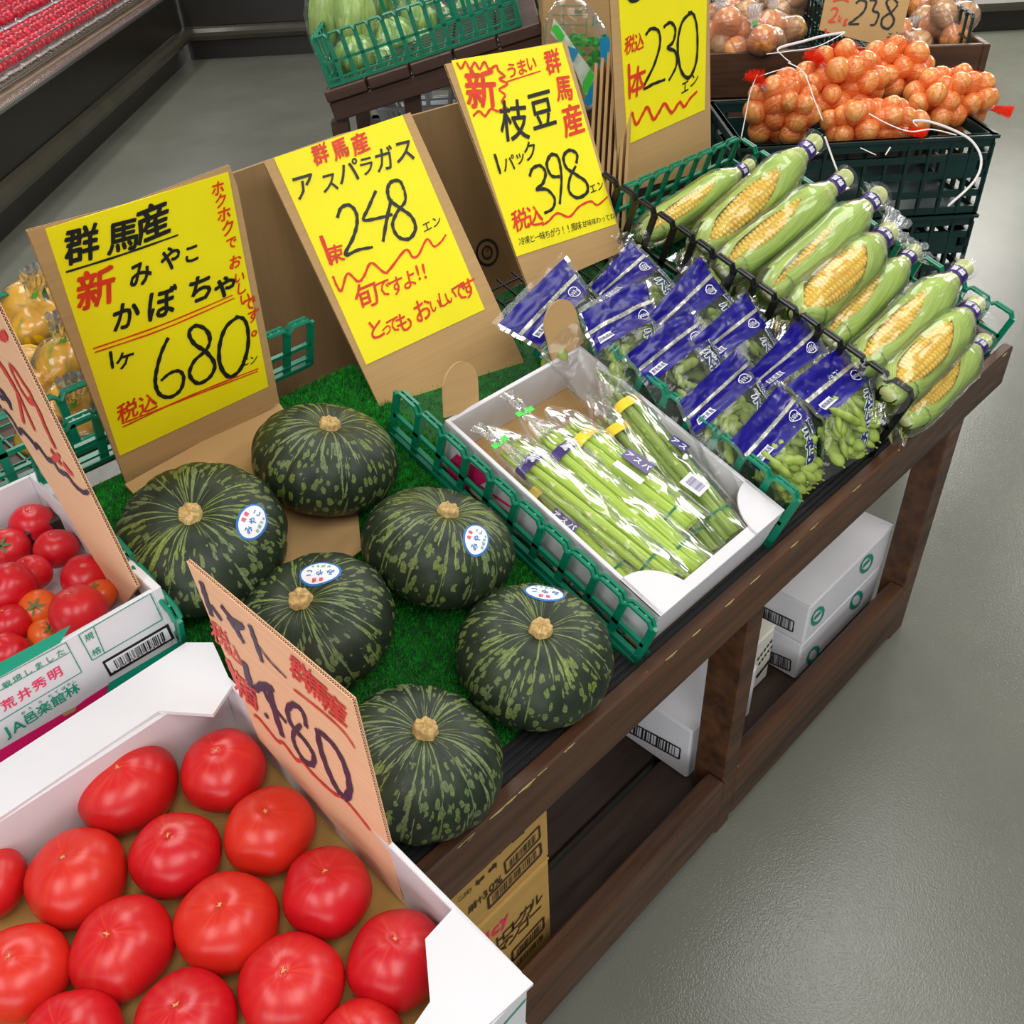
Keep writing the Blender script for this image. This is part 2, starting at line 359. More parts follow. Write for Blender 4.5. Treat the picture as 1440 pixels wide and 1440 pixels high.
# ------------------------------------------------------------------ writing
GL = {}
def glyph(ch, bold=0.0):
    key = (ch, bold)
    if key not in GL:
        c = bpy.data.curves.new('glyph', 'FONT'); c.body = ch; c.resolution_u = 2; c.offset = bold
        o = bpy.data.objects.new('glyph', c); m = bpy.data.meshes.new_from_object(o)
        vs = [(v.co.x, v.co.y) for v in m.vertices]; fs = [tuple(p.vertices) for p in m.polygons]
        xs = [v[0] for v in vs] or [0]
        if ord(ch) > 0x2E00: cx = .5; cy = .38
        else: cx = (min(xs) + max(xs)) / 2; cy = .35
        GL[key] = ([(x - cx, y - cy) for x, y in vs], fs)
        bpy.data.objects.remove(o); bpy.data.curves.remove(c); bpy.data.meshes.remove(m)
    return GL[key]
def put(mb, ch, mapf, size, ang=0, bold=0.0, mi=0, shear=0, wx=1):
    vs, fs = glyph(ch, 0); ca, sa = math.cos(ang) * size, math.sin(ang) * size; b = bold
    offs = [(0, 0)] if not b else [(b * math.cos(k * PI / 4 + .4), b * math.sin(k * PI / 4 + .4)) for k in range(0, 8, 1 if b > .04 else 2)]
    o0 = V(mapf(0, 0)); nn = (V(mapf(size * .1, 0)) - o0).cross(V(mapf(0, size * .1)) - o0).normalized() * 4e-5
    for k_, (ox, oy) in enumerate(offs):
        mb.add([V(mapf((((x + ox) * wx + (y + oy) * shear) * ca - (y + oy) * sa), (((x + ox) * wx + (y + oy) * shear) * sa + (y + oy) * ca))) + nn * k_ for x, y in vs], fs, mi)
class Pen: # writes on the plane of a frame, placed from the photograph's pixels
    def __init__(s, fr, T=lambda x, y: (x, y), z=.0012): s.fr = fr; s.T = T; s.z = z; s.mb = {}
    def get(s, mat): return s.mb.setdefault(mat, MB())
    def loc(s, x, y): return s.fr.px(*s.T(x, y))
    def ch(s, mat, c, x, y, size, ang=0, bold=.012, shear=.08, wx=1):
        if mat.startswith('marker') and shear: ang += .09 * math.sin(x * 1.7 + y); shear = .2; wx = 1 + .06 * math.sin(x + y * 2)
        lx, ly = s.loc(x, y); X, Y = s.T(x, y); a = s.fr.px(X + size, Y); b = s.fr.px(X, Y + size)
        k = (math.hypot(a[0] - lx, a[1] - ly) + math.hypot(b[0] - lx, b[1] - ly)) / 2 * (1 if ord(c) > 0x2E00 else 1.25)
        put(s.get(mat), c, lambda u, v: (lx + u, ly + v, s.z), k, ang, bold, 0, shear, wx)
    def line(s, mat, text, x0, y0, x1, y1, size, **kw):
        n = len(text)
        for i, c in enumerate(text):
            t = i / max(1, n - 1)
            if c != ' ': s.ch(mat, c, x0 + (x1 - x0) * t, y0 + (y1 - y0) * t, size, **kw)
    def stroke(s, mat, pts, w, sm=True, taper=.45):
        P = [V(s.loc(*p)) for p in pts]; X, Y = s.T(*pts[0]); a = s.fr.px(X, Y); b = s.fr.px(X + 10, Y); c = s.fr.px(X, Y + 10)
        k = (math.hypot(b[0] - a[0], b[1] - a[1]) + math.hypot(c[0] - a[0], c[1] - a[1])) / 20
        W = w * k
        if sm and len(P) > 2:
            Q = []
            for i in range(len(P) - 1):
                p0 = P[max(0, i - 1)]; p1 = P[i]; p2 = P[i + 1]; p3 = P[min(len(P) - 1, i + 2)]
                for j in range(6):
                    t = j / 6; Q.append(.5 * ((2 * p1) + (p2 - p0) * t + (2 * p0 - 5 * p1 + 4 * p2 - p3) * t * t + (3 * p1 - p0 - 3 * p2 + p3) * t ** 3))
            Q.append(P[-1]); P = Q
        elif len(P) == 2: P = [P[0].lerp(P[1], j / 6) for j in range(7)]
        vs = []; n = len(P)
        for i, p in enumerate(P):
            d = P[min(n - 1, i + 1)] - P[max(0, i - 1)]
            d = d.normalized() if d.length > 1e-9 else V((1, 0)); q = V((-d.y, d.x)); t = i / (n - 1)
            h = W / 2 * ((1 - taper) + taper * math.sin(PI * min(1, .15 + t * .8)) ** .5) * (1 + .15 * math.sin(i * 1.7))
            vs += [(p.x + q.x * h, p.y + q.y * h, s.z + .0001 * (i % 2)), (p.x - q.x * h, p.y - q.y * h, s.z + .0001 * (i % 2))]
        s.get(mat).add(vs, [(2 * i, 2 * i + 1, 2 * i + 3, 2 * i + 2) for i in range(n - 1)])
    def poly(s, mat, pts, dz=0):
        P = [s.loc(*p) for p in pts]; s.get(mat).add([(x, y, s.z + dz) for x, y in P], [tuple(range(len(P)))])
    def outline(s, mat, pts, w):
        for i in range(len(pts)): s.stroke(mat, [pts[i], pts[(i + 1) % len(pts)]], w, False, 0)
    def barcode(s, mat, q, n=34, seed=1): # q: TL TR BR BL
        r = random.Random(seed); t = 0; q = [V(p) for p in q]
        ws = [r.choice((1, 1, 2, 3)) for _ in range(2 * n)]; tot = sum(ws)
        for i, wd in enumerate(ws):
            t2 = t + wd / tot
            if i % 2 == 0: s.poly(mat, [q[0].lerp(q[1], t), q[0].lerp(q[1], t2), q[3].lerp(q[2], t2), q[3].lerp(q[2], t)])
            t = t2
    def done(s, parent, base='lettering'):
        for m, mb in s.mb.items(): mb.build(base, m, parent, label=m.replace('marker_', '').replace('ink_', '').replace('_', ' ') + ' ' + base)
def lc(s, ox, oy): return lambda x, y: (ox + x * s, oy + y * s)
# ------------------------------------------------------------------ floor and far cases
struct('floor', MB().box(-6, 14, -6, 14, -.06, 0), 'vinyl_floor')
PC = at_z(0, 350, 0)
CM = mat4(PC, AX, BX * -1, ZX)          # case frame: x along the case away from us, y away from the aisle, z up
def case(name, M, x0, x1, label, rack=True):
    t = thing(name, label, 'refrigerator', M)
    MB().box(x0, x1, .03, .9, 0, .13).build('kick_plate', 'case_dark', t)
    prof = [(.0, .13), (-.035, .145), (-.05, .175), (-.05, .2), (-.035, .225), (0, .235)]
    vs = []; fs = []
    for x in (x0, x1):
        vs += [(x, y, z) for y, z in prof]
    k = len(prof); fs = [(i, i + 1, k + i + 1, k + i) for i in range(k - 1)] + [tuple(range(k)), tuple(range(2 * k - 1, k - 1, -1))]
    MB().add(vs, fs).build('bumper', 'case_bumper', t, smooth=False)
    MB().box(x0, x1, .0, .06, .235, .475, bev=.004).build('front_panel', 'case_dark', t)
    MB().box(x0, x1, -.015, .05, .475, .5, bev=.006).build('edge_strip', 'chrome', t)
    MB().box(x0, x1, .05, .2, .47, .485).build('lip', 'case_strip', t)
    MB().box(x0, x1, .2, .9, .44, .52).build('deck', 'case_strip', t)
    MB().box(x0, x1, .9, .96, 0, 1.9).build('back_panel', 'case_dark', t)
    return t
cs = case('refrigerated_case', CM, -1.6, 3.69, 'long dark low refrigerated case with a wire rack of red fruit packs')
wr = MB()
for z in (.53, .575, .625): wr.tube([(-1.6, .1, z), (3.6, .1, z)], .005, 5)
wr.tube([(-1.6, .07, .53), (3.6, .07, .53)], .0035, 5)
for i in range(66): x = -1.55 + i * .078; wr.tube([(x, .3, .53), (x, .1, .53), (x, .1, .625)], .002, 4, cap=False)
wr.build('wire_rack', 'chrome', cs)
q = at_z(370, 80, 0)
CM2 = mat4(q, BX, AX, ZX)
case('refrigerated_case', CM2, -.62, 2.6, 'dark low case across the back of the shop behind the lettuces')
MB().box(-.60, -.55, -.03, .03, .0, .5).build('corner_post', 'chrome', thing('case_corner', 'chrome upright where the two dark low cases meet', 'post', CM2))
q = at_z(1400, 45, 0)
case('refrigerated_case', mat4(q, BX, AX, ZX), -.9, 3.0, 'dark case base at the far right end of the grey floor')
# packs of fruit in the case
pk = []
for v_ in range(3):
    for nm, sk in (('fruit_pack', 'red_fruit'), ('eggplant_pack', 'dark_fruit')):
        m1 = MB(); m2 = MB(); r = random.Random(v_)
        m1.box(-.075, .075, -.055, .055, 0, .012, bev=.006)
        for i in range(3):
            for j in range(2): m2.ball((-.05 + i * .05 + r.uniform(-.004, .004), -.03 + j * .058, .04), .03, 10, 7)
        f = MB().grid(lambda a, b: V((-.078 + .156 * a, -.058 + .116 * b, .012 + .054 * (math.sin(PI * min(1, max(0, a))) * math.sin(PI * b)) ** .35 + .002 * math.sin(a * 31 + b * 17))), 8, 6)
        pk.append((nm, m1.mesh('tray', 'paper_white'), m2.mesh('fruit', sk, True), f.mesh('wrap', 'film_far', True)))
for i in range(22):
    for j in range(4):
        dark = i < 7 and j < 2 and (i + j) % 3 != 0
        nm, a, b, c = pk[(i + j) % 3 * 2 + (1 if dark else 0)]
        M = CM @ Matrix.Translation((-.35 + i * .2, .2 + j * .155, .53 + .05 * (j > 1) + .012 * j)) @ Matrix.Scale(1.22, 4) @ Matrix.Rotation(rnd.uniform(-.12, .12), 4, 'Z')
        pp = M.translation; qx = RX.dot(pp - CP) / FW.dot(pp - CP) * F + 720; qy = DN.dot(pp - CP) / FW.dot(pp - CP) * F + 720
        if qx < -25 or qy < -25: continue
        rw = ('front row beside the wires', 'second row from the wires', 'third row from the wires', 'rearmost row')[j]
        lab, g = ('dark purple vegetable pack wrapped in clear film, ' + rw, 'dark wrapped packs, ' + rw) if dark else ('white tray of red fruit wrapped in clear film, ' + rw, 'red fruit packs, ' + rw)
        t = thing(nm, lab, 'pack', M, g)
        link('tray', a, t); link('fruit', b, t); link('wrap', c, t)
for i, (x, c) in enumerate(((-.02, 'cardboard_peach'), (.32, 'cardboard_peach'))):
    m = MB().box(-.07, .07, -.002, .002, 0, .05, M=Matrix.Rotation(.5, 4, 'X')); o = m.build('price_card', 'cream_card' if i else 'cardboard_peach', None, CM @ Matrix.Translation((x, .085, .6)))
    tag(o, ['peach price card clipped on the wire rack at the left edge', 'cream price card clipped on the wire rack by dark packs'][i], 'price card')
# ------------------------------------------------------------------ main display stand
W = thing('display_stand', 'long dark brown wooden stand with a sloping top and lower shelf', 'display stand', Matrix())
MB().box(-.55, 1.862, .48, .501, .592, .68, bev=.003).build('front_rail', 'wood', W)
m = MB(); r = random.Random(12)
for k in range(22):
    x = r.uniform(.3, 1.84); L_ = r.uniform(.006, .03); h_ = r.uniform(.0015, .004); m.sheet([(x, .6795), (x + L_ * .3, .6802), (x + L_, .6795), (x + L_ * .6, .6795 - h_)], -.4797, -.4788, M=Matrix(((1, 0, 0, 0), (0, 0, -1, 0), (0, 1, 0, 0), (0, 0, 0, 1))))
m.build('chipped_edge', 'silk_tan', W, kind='stuff')
for x0, x1, d in ((.955, .998, .065), (1.648, 1.712, .055), (.22, .262, .05)):
    MB().box(x0, x1, .487, .487 + d, 0, .592, bev=.003).build('post', 'wood', W)
for x0, x1 in ((-.5, .22), (.262, .955), (.998, 1.648)): MB().box(x0, x1, .485, .52, .02, .168, bev=.004).build('stretcher', 'wood', W)
for x in (.22, .955, 1.66):
    MB().box(x, x + .05, 1.13, 1.18, 0, .82, bev=.003).build('rear_post', 'wood_dark', W)
    MB().box(x, x + .045, .52, 1.15, .5, .575, bev=.003).build('side_rail', 'wood_dark', W)
MB().box(-.55, 1.86, 1.14, 1.175, .76, .86, bev=.003).build('rear_rail', 'wood_dark', W)
for i in range(5):
    y = .525 + i * .128; MB().box(-.5, 1.66, y, y + .112, .058, .08, bev=.003).build('shelf_board', 'wood_dark', W)
for i in range(6):
    v0 = .0 + i * .117; MB().box(.26, 1.858, v0 + .002, v0 + .112, -.062, -.040, M=SM, bev=.002).build('deck_board', 'wood_dark', W)
for i in range(5):
    y = .52 + i * .13; MB().box(-.55, .258, y, y + .124, .66, .682, bev=.002).build('deck_board', 'wood_dark', W)
MB().box(1.835, 1.86, .03, .7, -.04, .0, M=SM, bev=.003).build('side_lip', 'wood', W)
TM = MB().box(.262, 1.83, .03, .7, -.0395, -.036, M=SM)
turf = TM.build('turf_mat', 'turf_base'); tag(turf, 'green artificial turf mat laid over the sloping stand top', 'turf')
r = random.Random(3); vs = []; fs = []
for i in range(110000):
    if i < 90000: u, v_ = r.uniform(.262, .75), r.uniform(.058, .7)
    else: u, v_ = r.uniform(.75, 1.83), r.uniform(.058, .7)
    h = r.uniform(.005, .009); a = r.uniform(0, 6.28); dx, dy = math.cos(a) * .0009, math.sin(a) * .0009; lx, ly = r.uniform(-.004, .004), r.uniform(-.004, .004)
    b = len(vs); vs += [sp(u - dx, v_ - dy, -.036), sp(u + dx, v_ + dy, -.036), sp(u + lx, v_ + ly, -.036 + h)]; fs.append((b, b + 1, b + 2))
MB().add(vs, fs).build('grass_blades', 'grass', turf, kind='stuff')
rb = MB().box(.262, 1.83, .018, .058, -.0395, -.030, M=SM)
for i in range(4): rb.box(.262, 1.83, .022 + i * .009, .027 + i * .009, -.030, -.0255, M=SM)
tag(rb.build('edge_liner', 'dark_rubber'), 'black ribbed liner strip between the turf and the front rail', 'liner')
# ------------------------------------------------------------------ plastic mesh baskets
def mesh_side(mb, M, L, H, n, d=.006): # along local x, standing along z, outside towards -y
    c = L / n
    for i in range(n + 1):
        x = i * c; wd = .0058
        mb.box(x - wd, x + wd, -d / 2, d / 2, 0, H - .008, M=M)
    for i in range(n):
        x = i * c
        for y in (-.004, .004):
            mb.tube([M @ V(q) for q in ((x + .001, y, H - .010), (x + c * .18, y, H), (x + c * .82, y, H), (x + c - .001, y, H - .010))], .0033, 5)
        mb.box(x, x + c, -.003, .003, H * .47 - .0035, H * .47 + .0035, M=M)
        mb.box(x + c * .3, x + c * .38, -.004, .004, H - .004, H + .001, M=M); mb.box(x + c * .62, x + c * .7, -.004, .004, H - .004, H + .001, M=M)
    mb.box(0, L, -.005, .005, 0, .007, M=M); mb.box(0, L, -.004, .004, .016, .02, M=M)
    return mb
def basket(name, label, M, L, D, H, mat, sides='FBLR', n=(8, 8), bottom=True):
    t = thing(name, label, 'basket', M)
    T = Matrix.Translation; RZ = lambda a: Matrix.Rotation(a, 4, 'Z')
    H0 = H
    for s_ in sides:
        m = MB(); H = H0.get(s_, .098) if isinstance(H0, dict) else H0
        if s_ == 'F': mesh_side(m, T((0, 0, 0)), L, H, n[0])
        if s_ == 'B': mesh_side(m, T((0, D, 0)), L, H, n[0])
        if s_ == 'L': mesh_side(m, T((0, 0, 0)) @ RZ(PI / 2), D, H, n[1])
        if s_ == 'R': mesh_side(m, T((L, 0, 0)) @ RZ(PI / 2), D, H, n[1])
        m.build('mesh_side', mat, t)
    if not bottom: return t
    g = MB()
    for i in range(int(L / .04) + 1): g.box(min(i * .04, L - .003), min(i * .04, L - .003) + .003, 0, D, 0, .003)
    for i in range(int(D / .04) + 1): g.box(0, L, min(i * .04, D - .003), min(i * .04, D - .003) + .003, 0, .003)
    g.build('mesh_bottom', mat, t); return t
def slm(u, v_, w_=0): return SM @ Matrix.Translation((u, v_, w_))
basket('mesh_basket', 'bright green mesh basket holding the white asparagus box', slm(.705, .03, -.03), .325, .51, {'R': .125, 'L': .098}, 'green_plastic', 'LR', (7, 10), False)
basket('mesh_basket', 'black mesh basket under the blue edamame packs', slm(1.075, .03, -.032), .278, .70, .155, 'black_plastic', 'R', (7, 15))
basket('mesh_basket', 'green mesh basket holding the sweetcorn at the right end', slm(1.43, .03, -.03), .40, .69, .1, 'green_plastic', 'RB', (8, 13))
basket('mesh_basket', 'green mesh basket side showing behind the pumpkins', slm(.255, .40, -.033), .44, .335, .098, 'green_plastic', 'LB', (10, 7), False)
# ------------------------------------------------------------------ pumpkins
def pumpkin_mesh(seed, R):
    r = random.Random(seed); H = R * .62; prof = []; n = 44; nr = 13 + seed % 3
    for i in range(n + 1):
        a = PI * i / n; q = max(0.0, math.sin(a)); rr = R * q ** .82 if q > 0 else 0; z = H * math.cos(a) * (1 if a > PI / 2 else 1)
        z = math.copysign(abs(math.cos(a)) ** .92, math.cos(a)) * H
        if a < PI / 2: z -= H * .2 * math.exp(-(rr / (R * .28)) ** 2)
        else: z += H * .25 * math.exp(-(rr / (R * .3)) ** 2)
        prof.append((max(rr, .001), z))
    ph = r.uniform(0, 6)
    def fn(q, a, t):
        k = max(0, math.sin(PI * t)) ** .7
        g = abs(math.cos(nr * a / 2 + ph * 0))
        q2 = V(q); s = 1 - .04 * k * (1 - g ** .6) + .02 * noise.noise(V((math.cos(a) * 1.3 + seed, math.sin(a) * 1.3, t * 2))) + .006 * noise.noise(V((math.cos(a) * 6 + seed, math.sin(a) * 6, t * 9)))
        q2.x *= s; q2.y *= s; return q2
    mb = MB().lathe(prof, 120, 0, None, fn, True, 0)
    for i in range(len(prof)):
        for j in range(120): mb.r[i * 120 + j] = abs(math.cos(nr * (2 * PI * j / 120) / 2)) if True else 1
    return mb, H
PK = [((285, 757), .215, (287, 713), (355, 733, 62, 0), 'pumpkin with an oval white sticker beside its stem, behind the peach tomato sign'),
      ((458, 645), .205, (470, 598), (417, 566, 105, 2.6), 'rearmost pumpkin with its sticker on the far side, under the asparagus sign'),
      ((617, 768), .207, (625, 735), (670, 758, 62, 0), 'pumpkin next to the asparagus basket with a sticker right of its stem'),
      ((445, 878), .198, (429, 840), (450, 806, 175, 3), 'pumpkin in the middle of the left side, sticker lying just behind its stem'),
      ((752, 921), .203, (757, 882), (766, 833, 178, 3), 'pumpkin nearest the right end of the turf, sticker on its rear shoulder'),
      ((588, 1070), .198, (576, 1040), None, 'front pumpkin against the wooden rail without any sticker')]
for i, (cpx, D, spxl, st, lab) in enumerate(PK):
    R = D / 2; mb, H = pumpkin_mesh(i, R)
    C = spx(cpx[0], cpx[1], -.034 + H * .97)
    d = ray(*spxl).normalized(); b = (C - CP).dot(d); q = CP + d * b; hh = H * .83
    dd = hh * hh - (q - C).length_squared
    P = q - d * math.sqrt(dd) if dd > 0 else q
    ax = (P - C).normalized()
    ax = (ax * .65 + WX * .35).normalized() if i != 0 else ax
    if ax.dot(WX) < .8: ax = (ax + WX * .8).normalized()
    M = frame_dir(C, V((math.cos(i * 1.9), math.sin(i * 1.9), .2)), ax)
    t = thing('pumpkin', lab, 'pumpkin', M, 'dark green pumpkins on the turf')
    mb.build('skin', 'pumpkin_skin', t, smooth=True)
    s0 = MB(); rr = random.Random(i); z0 = H * .74
    pr = [(.022, -.006), (.0185, .001), (.0155, .004), (.0138, .009), (.0132, .0135), (.012, .0155), (.006, .0162), (.001, .0155)]
    s0.lathe([(a * 1.0, z0 + z) for a, z in pr], 30, 0, None, lambda q, a, t_: V((q.x * (1 + .09 * math.cos(5 * a) * (1 - t_) + .05 * math.sin(11 * a)), q.y * (1 + .09 * math.cos(5 * a) * (1 - t_) + .05 * math.cos(9 * a)), q.z + .0016 * math.sin(7 * a + i))))
    s0.build('stem', 'stem_dry', t, smooth=True)
    if st:
        bv = BVHTree.FromPolygons([M @ V(v) for v in mb.v], mb.f); dr = ray(st[0], st[1]).normalized()
        hit, nn, _, _ = bv.ray_cast(CP, dr)
        if hit:
            dpx = ray(st[0] + 5, st[1]) ; rot = math.radians(st[2])
            ex = (RX * math.cos(rot) - DN * math.sin(rot)); ex = (ex - nn * ex.dot(nn)).normalized(); ey = nn.cross(ex)
            def onsurf(x, y, h=.0008):
                p = hit + ex * x + ey * y; a, b_, _, _ = bv.ray_cast(p + nn * .04, -nn)
                return (a if a else p) + nn * h
            Mi = M.inverted()
            def disc(a_, b_, h):
                vs = [Mi @ onsurf(0, 0, h)]; fs = []
                for k_ in range(1, 4):
                    for j in range(28): an = 2 * PI * j / 28; vs.append(Mi @ onsurf(a_ * k_ / 3 * math.cos(an), b_ * k_ / 3 * math.sin(an), h))
                for j in range(28):
                    j2 = (j + 1) % 28; fs.append((0, 1 + j, 1 + j2))
                    for k_ in range(2): fs.append((1 + k_ * 28 + j, 29 + k_ * 28 + j, 29 + k_ * 28 + j2, 1 + k_ * 28 + j2))
                return vs, fs
            sk = MB().add(*disc(.0265, .0185, .0008), 0).build('sticker', 'ink_blue', t, smooth=True, label='oval white sticker with a blue rim')
            MB().add(*disc(.0238, .0158, .0012)).build('sticker_face', 'paper_white', sk, smooth=True)
            for txt, mat, x0, x1, y0, sz in (('みやこ', 'ink_blue', -.0135, .0135, 0, .0105), ('商標', 'ink_red', -.004, .005, .0103, .0062), ('かぼちゃ', 'ink_green', -.009, .011, -.0103, .005)):
                m = MB()
                for k_, c in enumerate(txt): put(m, c, lambda x, y, X=x0 + (x1 - x0) * k_ / (len(txt) - 1): Mi @ onsurf(X + x, y0 + y, .0017), sz, 0, .02)
                m.build('lettering', mat, sk)
# ------------------------------------------------------------------ price signs
def sign(label, fr, board, paper, edge='cardboard', z=.0, t=.0055, tongue=None, cat='price sign', pm='yellow_paper'):
    T = thing('price_sign', label, cat, fr.M)
    B = [fr.px(*p, z=-.001) for p in board]
    m = MB().sheet(B, -.0018, -.001, 0).sheet(B, -t, -t + .0008, 0)
    cx = sum(p[0] for p in B) / len(B); cy = sum(p[1] for p in B) / len(B)
    Bi = [(p[0] + (cx - p[0]) * .012, p[1] + (cy - p[1]) * .012) for p in B]
    m.sheet(Bi, -t + .0008, -.0018, 1)
    for i in range(len(B)): # corrugated flutes along every edge
        a = V(B[i]); b = V(B[(i + 1) % len(B)]); L = (b - a).length; n_ = max(2, int(L / .0035)); pts = []
        for j in range(2 * n_ + 1): p = a.lerp(b, j / (2 * n_)); pts.append((p.x, p.y, -.0018 if j % 2 else -t + .0008))
        m.tube(pts, .0005, 3, 0, cap=False)
    m.build('board', [edge, 'flute_dark'], T)
    if paper:
        P = [fr.px(*p) for p in paper]; MB().sheet(P, -.001, .0002).build('paper', pm, T)
    if tongue:
        Mi = fr.M.inverted(); vs = [Mi @ q for q in tongue]; n_ = len(vs); dn = Mi.to_3x3() @ (WX * -.005)
        MB().add(vs + [v + dn for v in vs], [tuple(range(n_)), tuple(range(2 * n_ - 1, n_ - 1, -1))] + [(i, (i + 1) % n_, n_ + (i + 1) % n_, n_ + i) for i in range(n_)]).build('foot_flap', edge, T)
    return T
def lean(pos, xa, up): return Frame(V(pos), V(xa), V(up))
S1 = lean((.461, 1.105, 1.078), (1, -.025, .012), (-.015, -.128, .992))
t = sign('yellow price sign for pumpkins reading 680, leftmost and largest writing', S1, [(38, 325), (180, 288), (323, 233), (334, 262), (393, 566), (182, 690)],
         [(64.2, 322.2), (321, 242.4), (377.4, 543.7), (168.4, 641)], tongue=[sp(.337, .672, -.022), sp(.345, .40, -.022), sp(.43, .385, -.022), sp(.525, .392, -.022), sp(.565, .45, -.022), sp(.60, .69, -.022)])
p = Pen(S1, lc(.3472, 0, 200))
for c, x, y, s_ in (('群', 330, 412, 52), ('馬', 497, 378, 46), ('産', 618, 320, 50)): p.ch('marker_black', c, x, y, s_, bold=.03)
p.stroke('marker_black', [(265, 525), (490, 455), (720, 374)], 3.2)
p.ch('marker_red', '新', 388, 590, 56, bold=.03)
for c, x, y, s_ in (('み', 565, 530, 37), ('や', 690, 468, 34), ('こ', 775, 448, 27), ('か', 508, 700, 42), ('ぼ', 652, 650, 45), ('ち', 812, 590, 40), ('ゃ', 912, 572, 37)): p.ch('marker_black', c, x, y, s_, bold=.03)
for a in ([(375, 835), (650, 740), (940, 618)], [(382, 850), (660, 755), (948, 630)], [(495, 1152), (780, 1020), (1045, 915)], [(492, 1138), (770, 1030), (1042, 926)]): p.stroke('marker_red', a, 2.2)
p.stroke('marker_black', [(445, 845), (455, 916)], 4.5); p.ch('marker_black', 'ケ', 505, 880, 27, bold=.03)
p.stroke('marker_black', [(680, 790), (652, 850), (632, 925), (628, 980), (648, 1022), (690, 1030), (730, 1000), (742, 950), (722, 925), (685, 935), (650, 965)], 5.5)
p.stroke('marker_black', [(848, 800), (832, 758), (790, 742), (764, 772), (785, 815), (835, 850), (868, 900), (848, 950), (800, 975), (766, 940), (785, 885), (835, 838), (850, 790), (838, 760)], 5.5)
p.stroke('marker_black', [(965, 704), (915, 745), (888, 820), (890, 900), (925, 948), (970, 920), (1000, 840), (1002, 760), (985, 715), (950, 706)], 5.8)
p.line('marker_black', 'エン', 990, 890, 1025, 878, 13); p.line('marker_red', '税込', 515, 1085, 597, 1055, 28, bold=.02)
for c, x, y, s_ in (('ホ', 880, 185, 21), ('ク', 893, 235, 20), ('ホ', 905, 290, 21), ('ク', 922, 345, 22), ('で', 935, 405, 18), ('お', 950, 483, 20), ('い', 968, 545, 17), ('し', 975, 590, 18), ('い', 990, 632, 18), ('で', 1008, 652, 20), ('す', 1024, 700, 20), ('。', 1052, 742, 26)): p.ch('marker_red', c, x, y, s_, bold=.025)
p.done(t)
S2 = lean((.858, 1.16, 1.048), (.99, -.123, .063), (.006, .493, .87))
t = sign('yellow price sign for asparagus reading 248, second from the left', S2, [(371, 228), (577, 158), (742, 520), (553, 612)], [(385, 222), (565.7, 161.7), (681.7, 435), (515, 513)])
p = Pen(S2, lc(1 / 3, 400, 0))
p.line('marker_red', '群馬産', 150, 650, 318, 605, 27, bold=.035)
for c, x, y, s_ in (('ア', 80, 785, 38), ('ス', 190, 768, 30), ('パ', 268, 725, 34), ('ラ', 345, 700, 27), ('ガ', 420, 672, 34), ('ス', 505, 635, 34)): p.ch('marker_black', c, x, y, s_, bold=.015)
p.stroke('marker_black', [(222, 920), (238, 878), (272, 866), (300, 895), (305, 945), (288, 1005), (255, 1076), (310, 1055), (372, 1043)], 5)
p.stroke('marker_black', [(385, 805), (352, 880), (333, 928), (390, 922), (455, 905)], 4.5); p.stroke('marker_black', [(450, 840), (430, 930), (415, 1020)], 5)
p.stroke('marker_black', [(503, 800), (485, 765), (450, 768), (434, 800), (445, 845), (490, 880), (535, 915), (552, 965), (525, 1008), (480, 1000), (455, 950), (475, 895), (508, 850), (505, 800)], 5)
p.line('marker_black', 'エン', 600, 955, 640, 935, 15)
p.stroke('marker_red', [(152, 995), (200, 1120)], 6); p.ch('marker_red', '束', 215, 1072, 26, bold=.025)
p.stroke('marker_red', [(203, 1165), (222, 1210), (240, 1226), (265, 1155), (310, 1188), (335, 1165), (365, 1110), (420, 1150), (445, 1135), (510, 1055), (540, 1085), (565, 1075), (600, 1010), (630, 1040), (660, 1020), (680, 990)], 3.6)
for c, x, y, s_ in (('旬', 345, 1245, 36), ('で', 415, 1215, 27), ('す', 472, 1205, 26), ('よ', 525, 1178, 26), ('!', 562, 1150, 22), ('!', 588, 1143, 22), ('と', 385, 1388, 30), ('っ', 428, 1385, 20), ('て', 458, 1370, 24), ('も', 503, 1358, 28), ('お', 580, 1308, 32), ('い', 635, 1288, 20), ('し', 668, 1262, 22), ('い', 700, 1250, 20), ('で', 738, 1230, 27), ('す', 776, 1215, 27)): p.ch('marker_red', c, x, y, s_, bold=.015)
p.done(t)
S3 = lean((1.221, 1.163, 1.099), (.997, -.031, -.072), (.078, .479, .874))
t = sign('yellow price sign for edamame reading 398, behind the blue packs', S3, [(626, 90), (796, 57), (879, 352), (745, 410)], [(635, 85), (790, 60), (866.7, 315), (726.7, 360.7)])
p = Pen(S3, lc(1 / 3, 400, 0))
p.ch('marker_red', '新', 828, 375, 48, bold=.03)
p.stroke('marker_red', [(725, 265), (745, 290), (762, 262), (782, 292), (802, 265), (822, 292), (842, 262), (862, 292), (892, 278), (902, 300), (928, 322), (905, 335), (940, 355), (905, 378), (930, 402), (915, 430), (940, 458)], 3.2)
p.stroke('marker_red', [(795, 490), (820, 470), (845, 490), (870, 460), (900, 470), (930, 455)], 3.2)
p.line('marker_red', 'うまい', 958, 298, 1040, 268, 19, bold=.02); p.stroke('marker_red', [(938, 345), (1080, 300)], 1.6)
for c, x, y, s_ in (('群', 1130, 260, 28), ('馬', 1178, 372, 30), ('産', 1215, 505, 36)): p.ch('marker_red', c, x, y, s_, bold=.025)
for c, x, y, s_ in (('枝', 968, 508, 50), ('豆', 1085, 462, 46), ('パ', 945, 690, 21), ('ッ', 992, 662, 19), ('ク', 1035, 638, 25)): p.ch('marker_black', c, x, y, s_, bold=.015)
p.stroke('marker_black', [(885, 650), (910, 735)], 4.2)
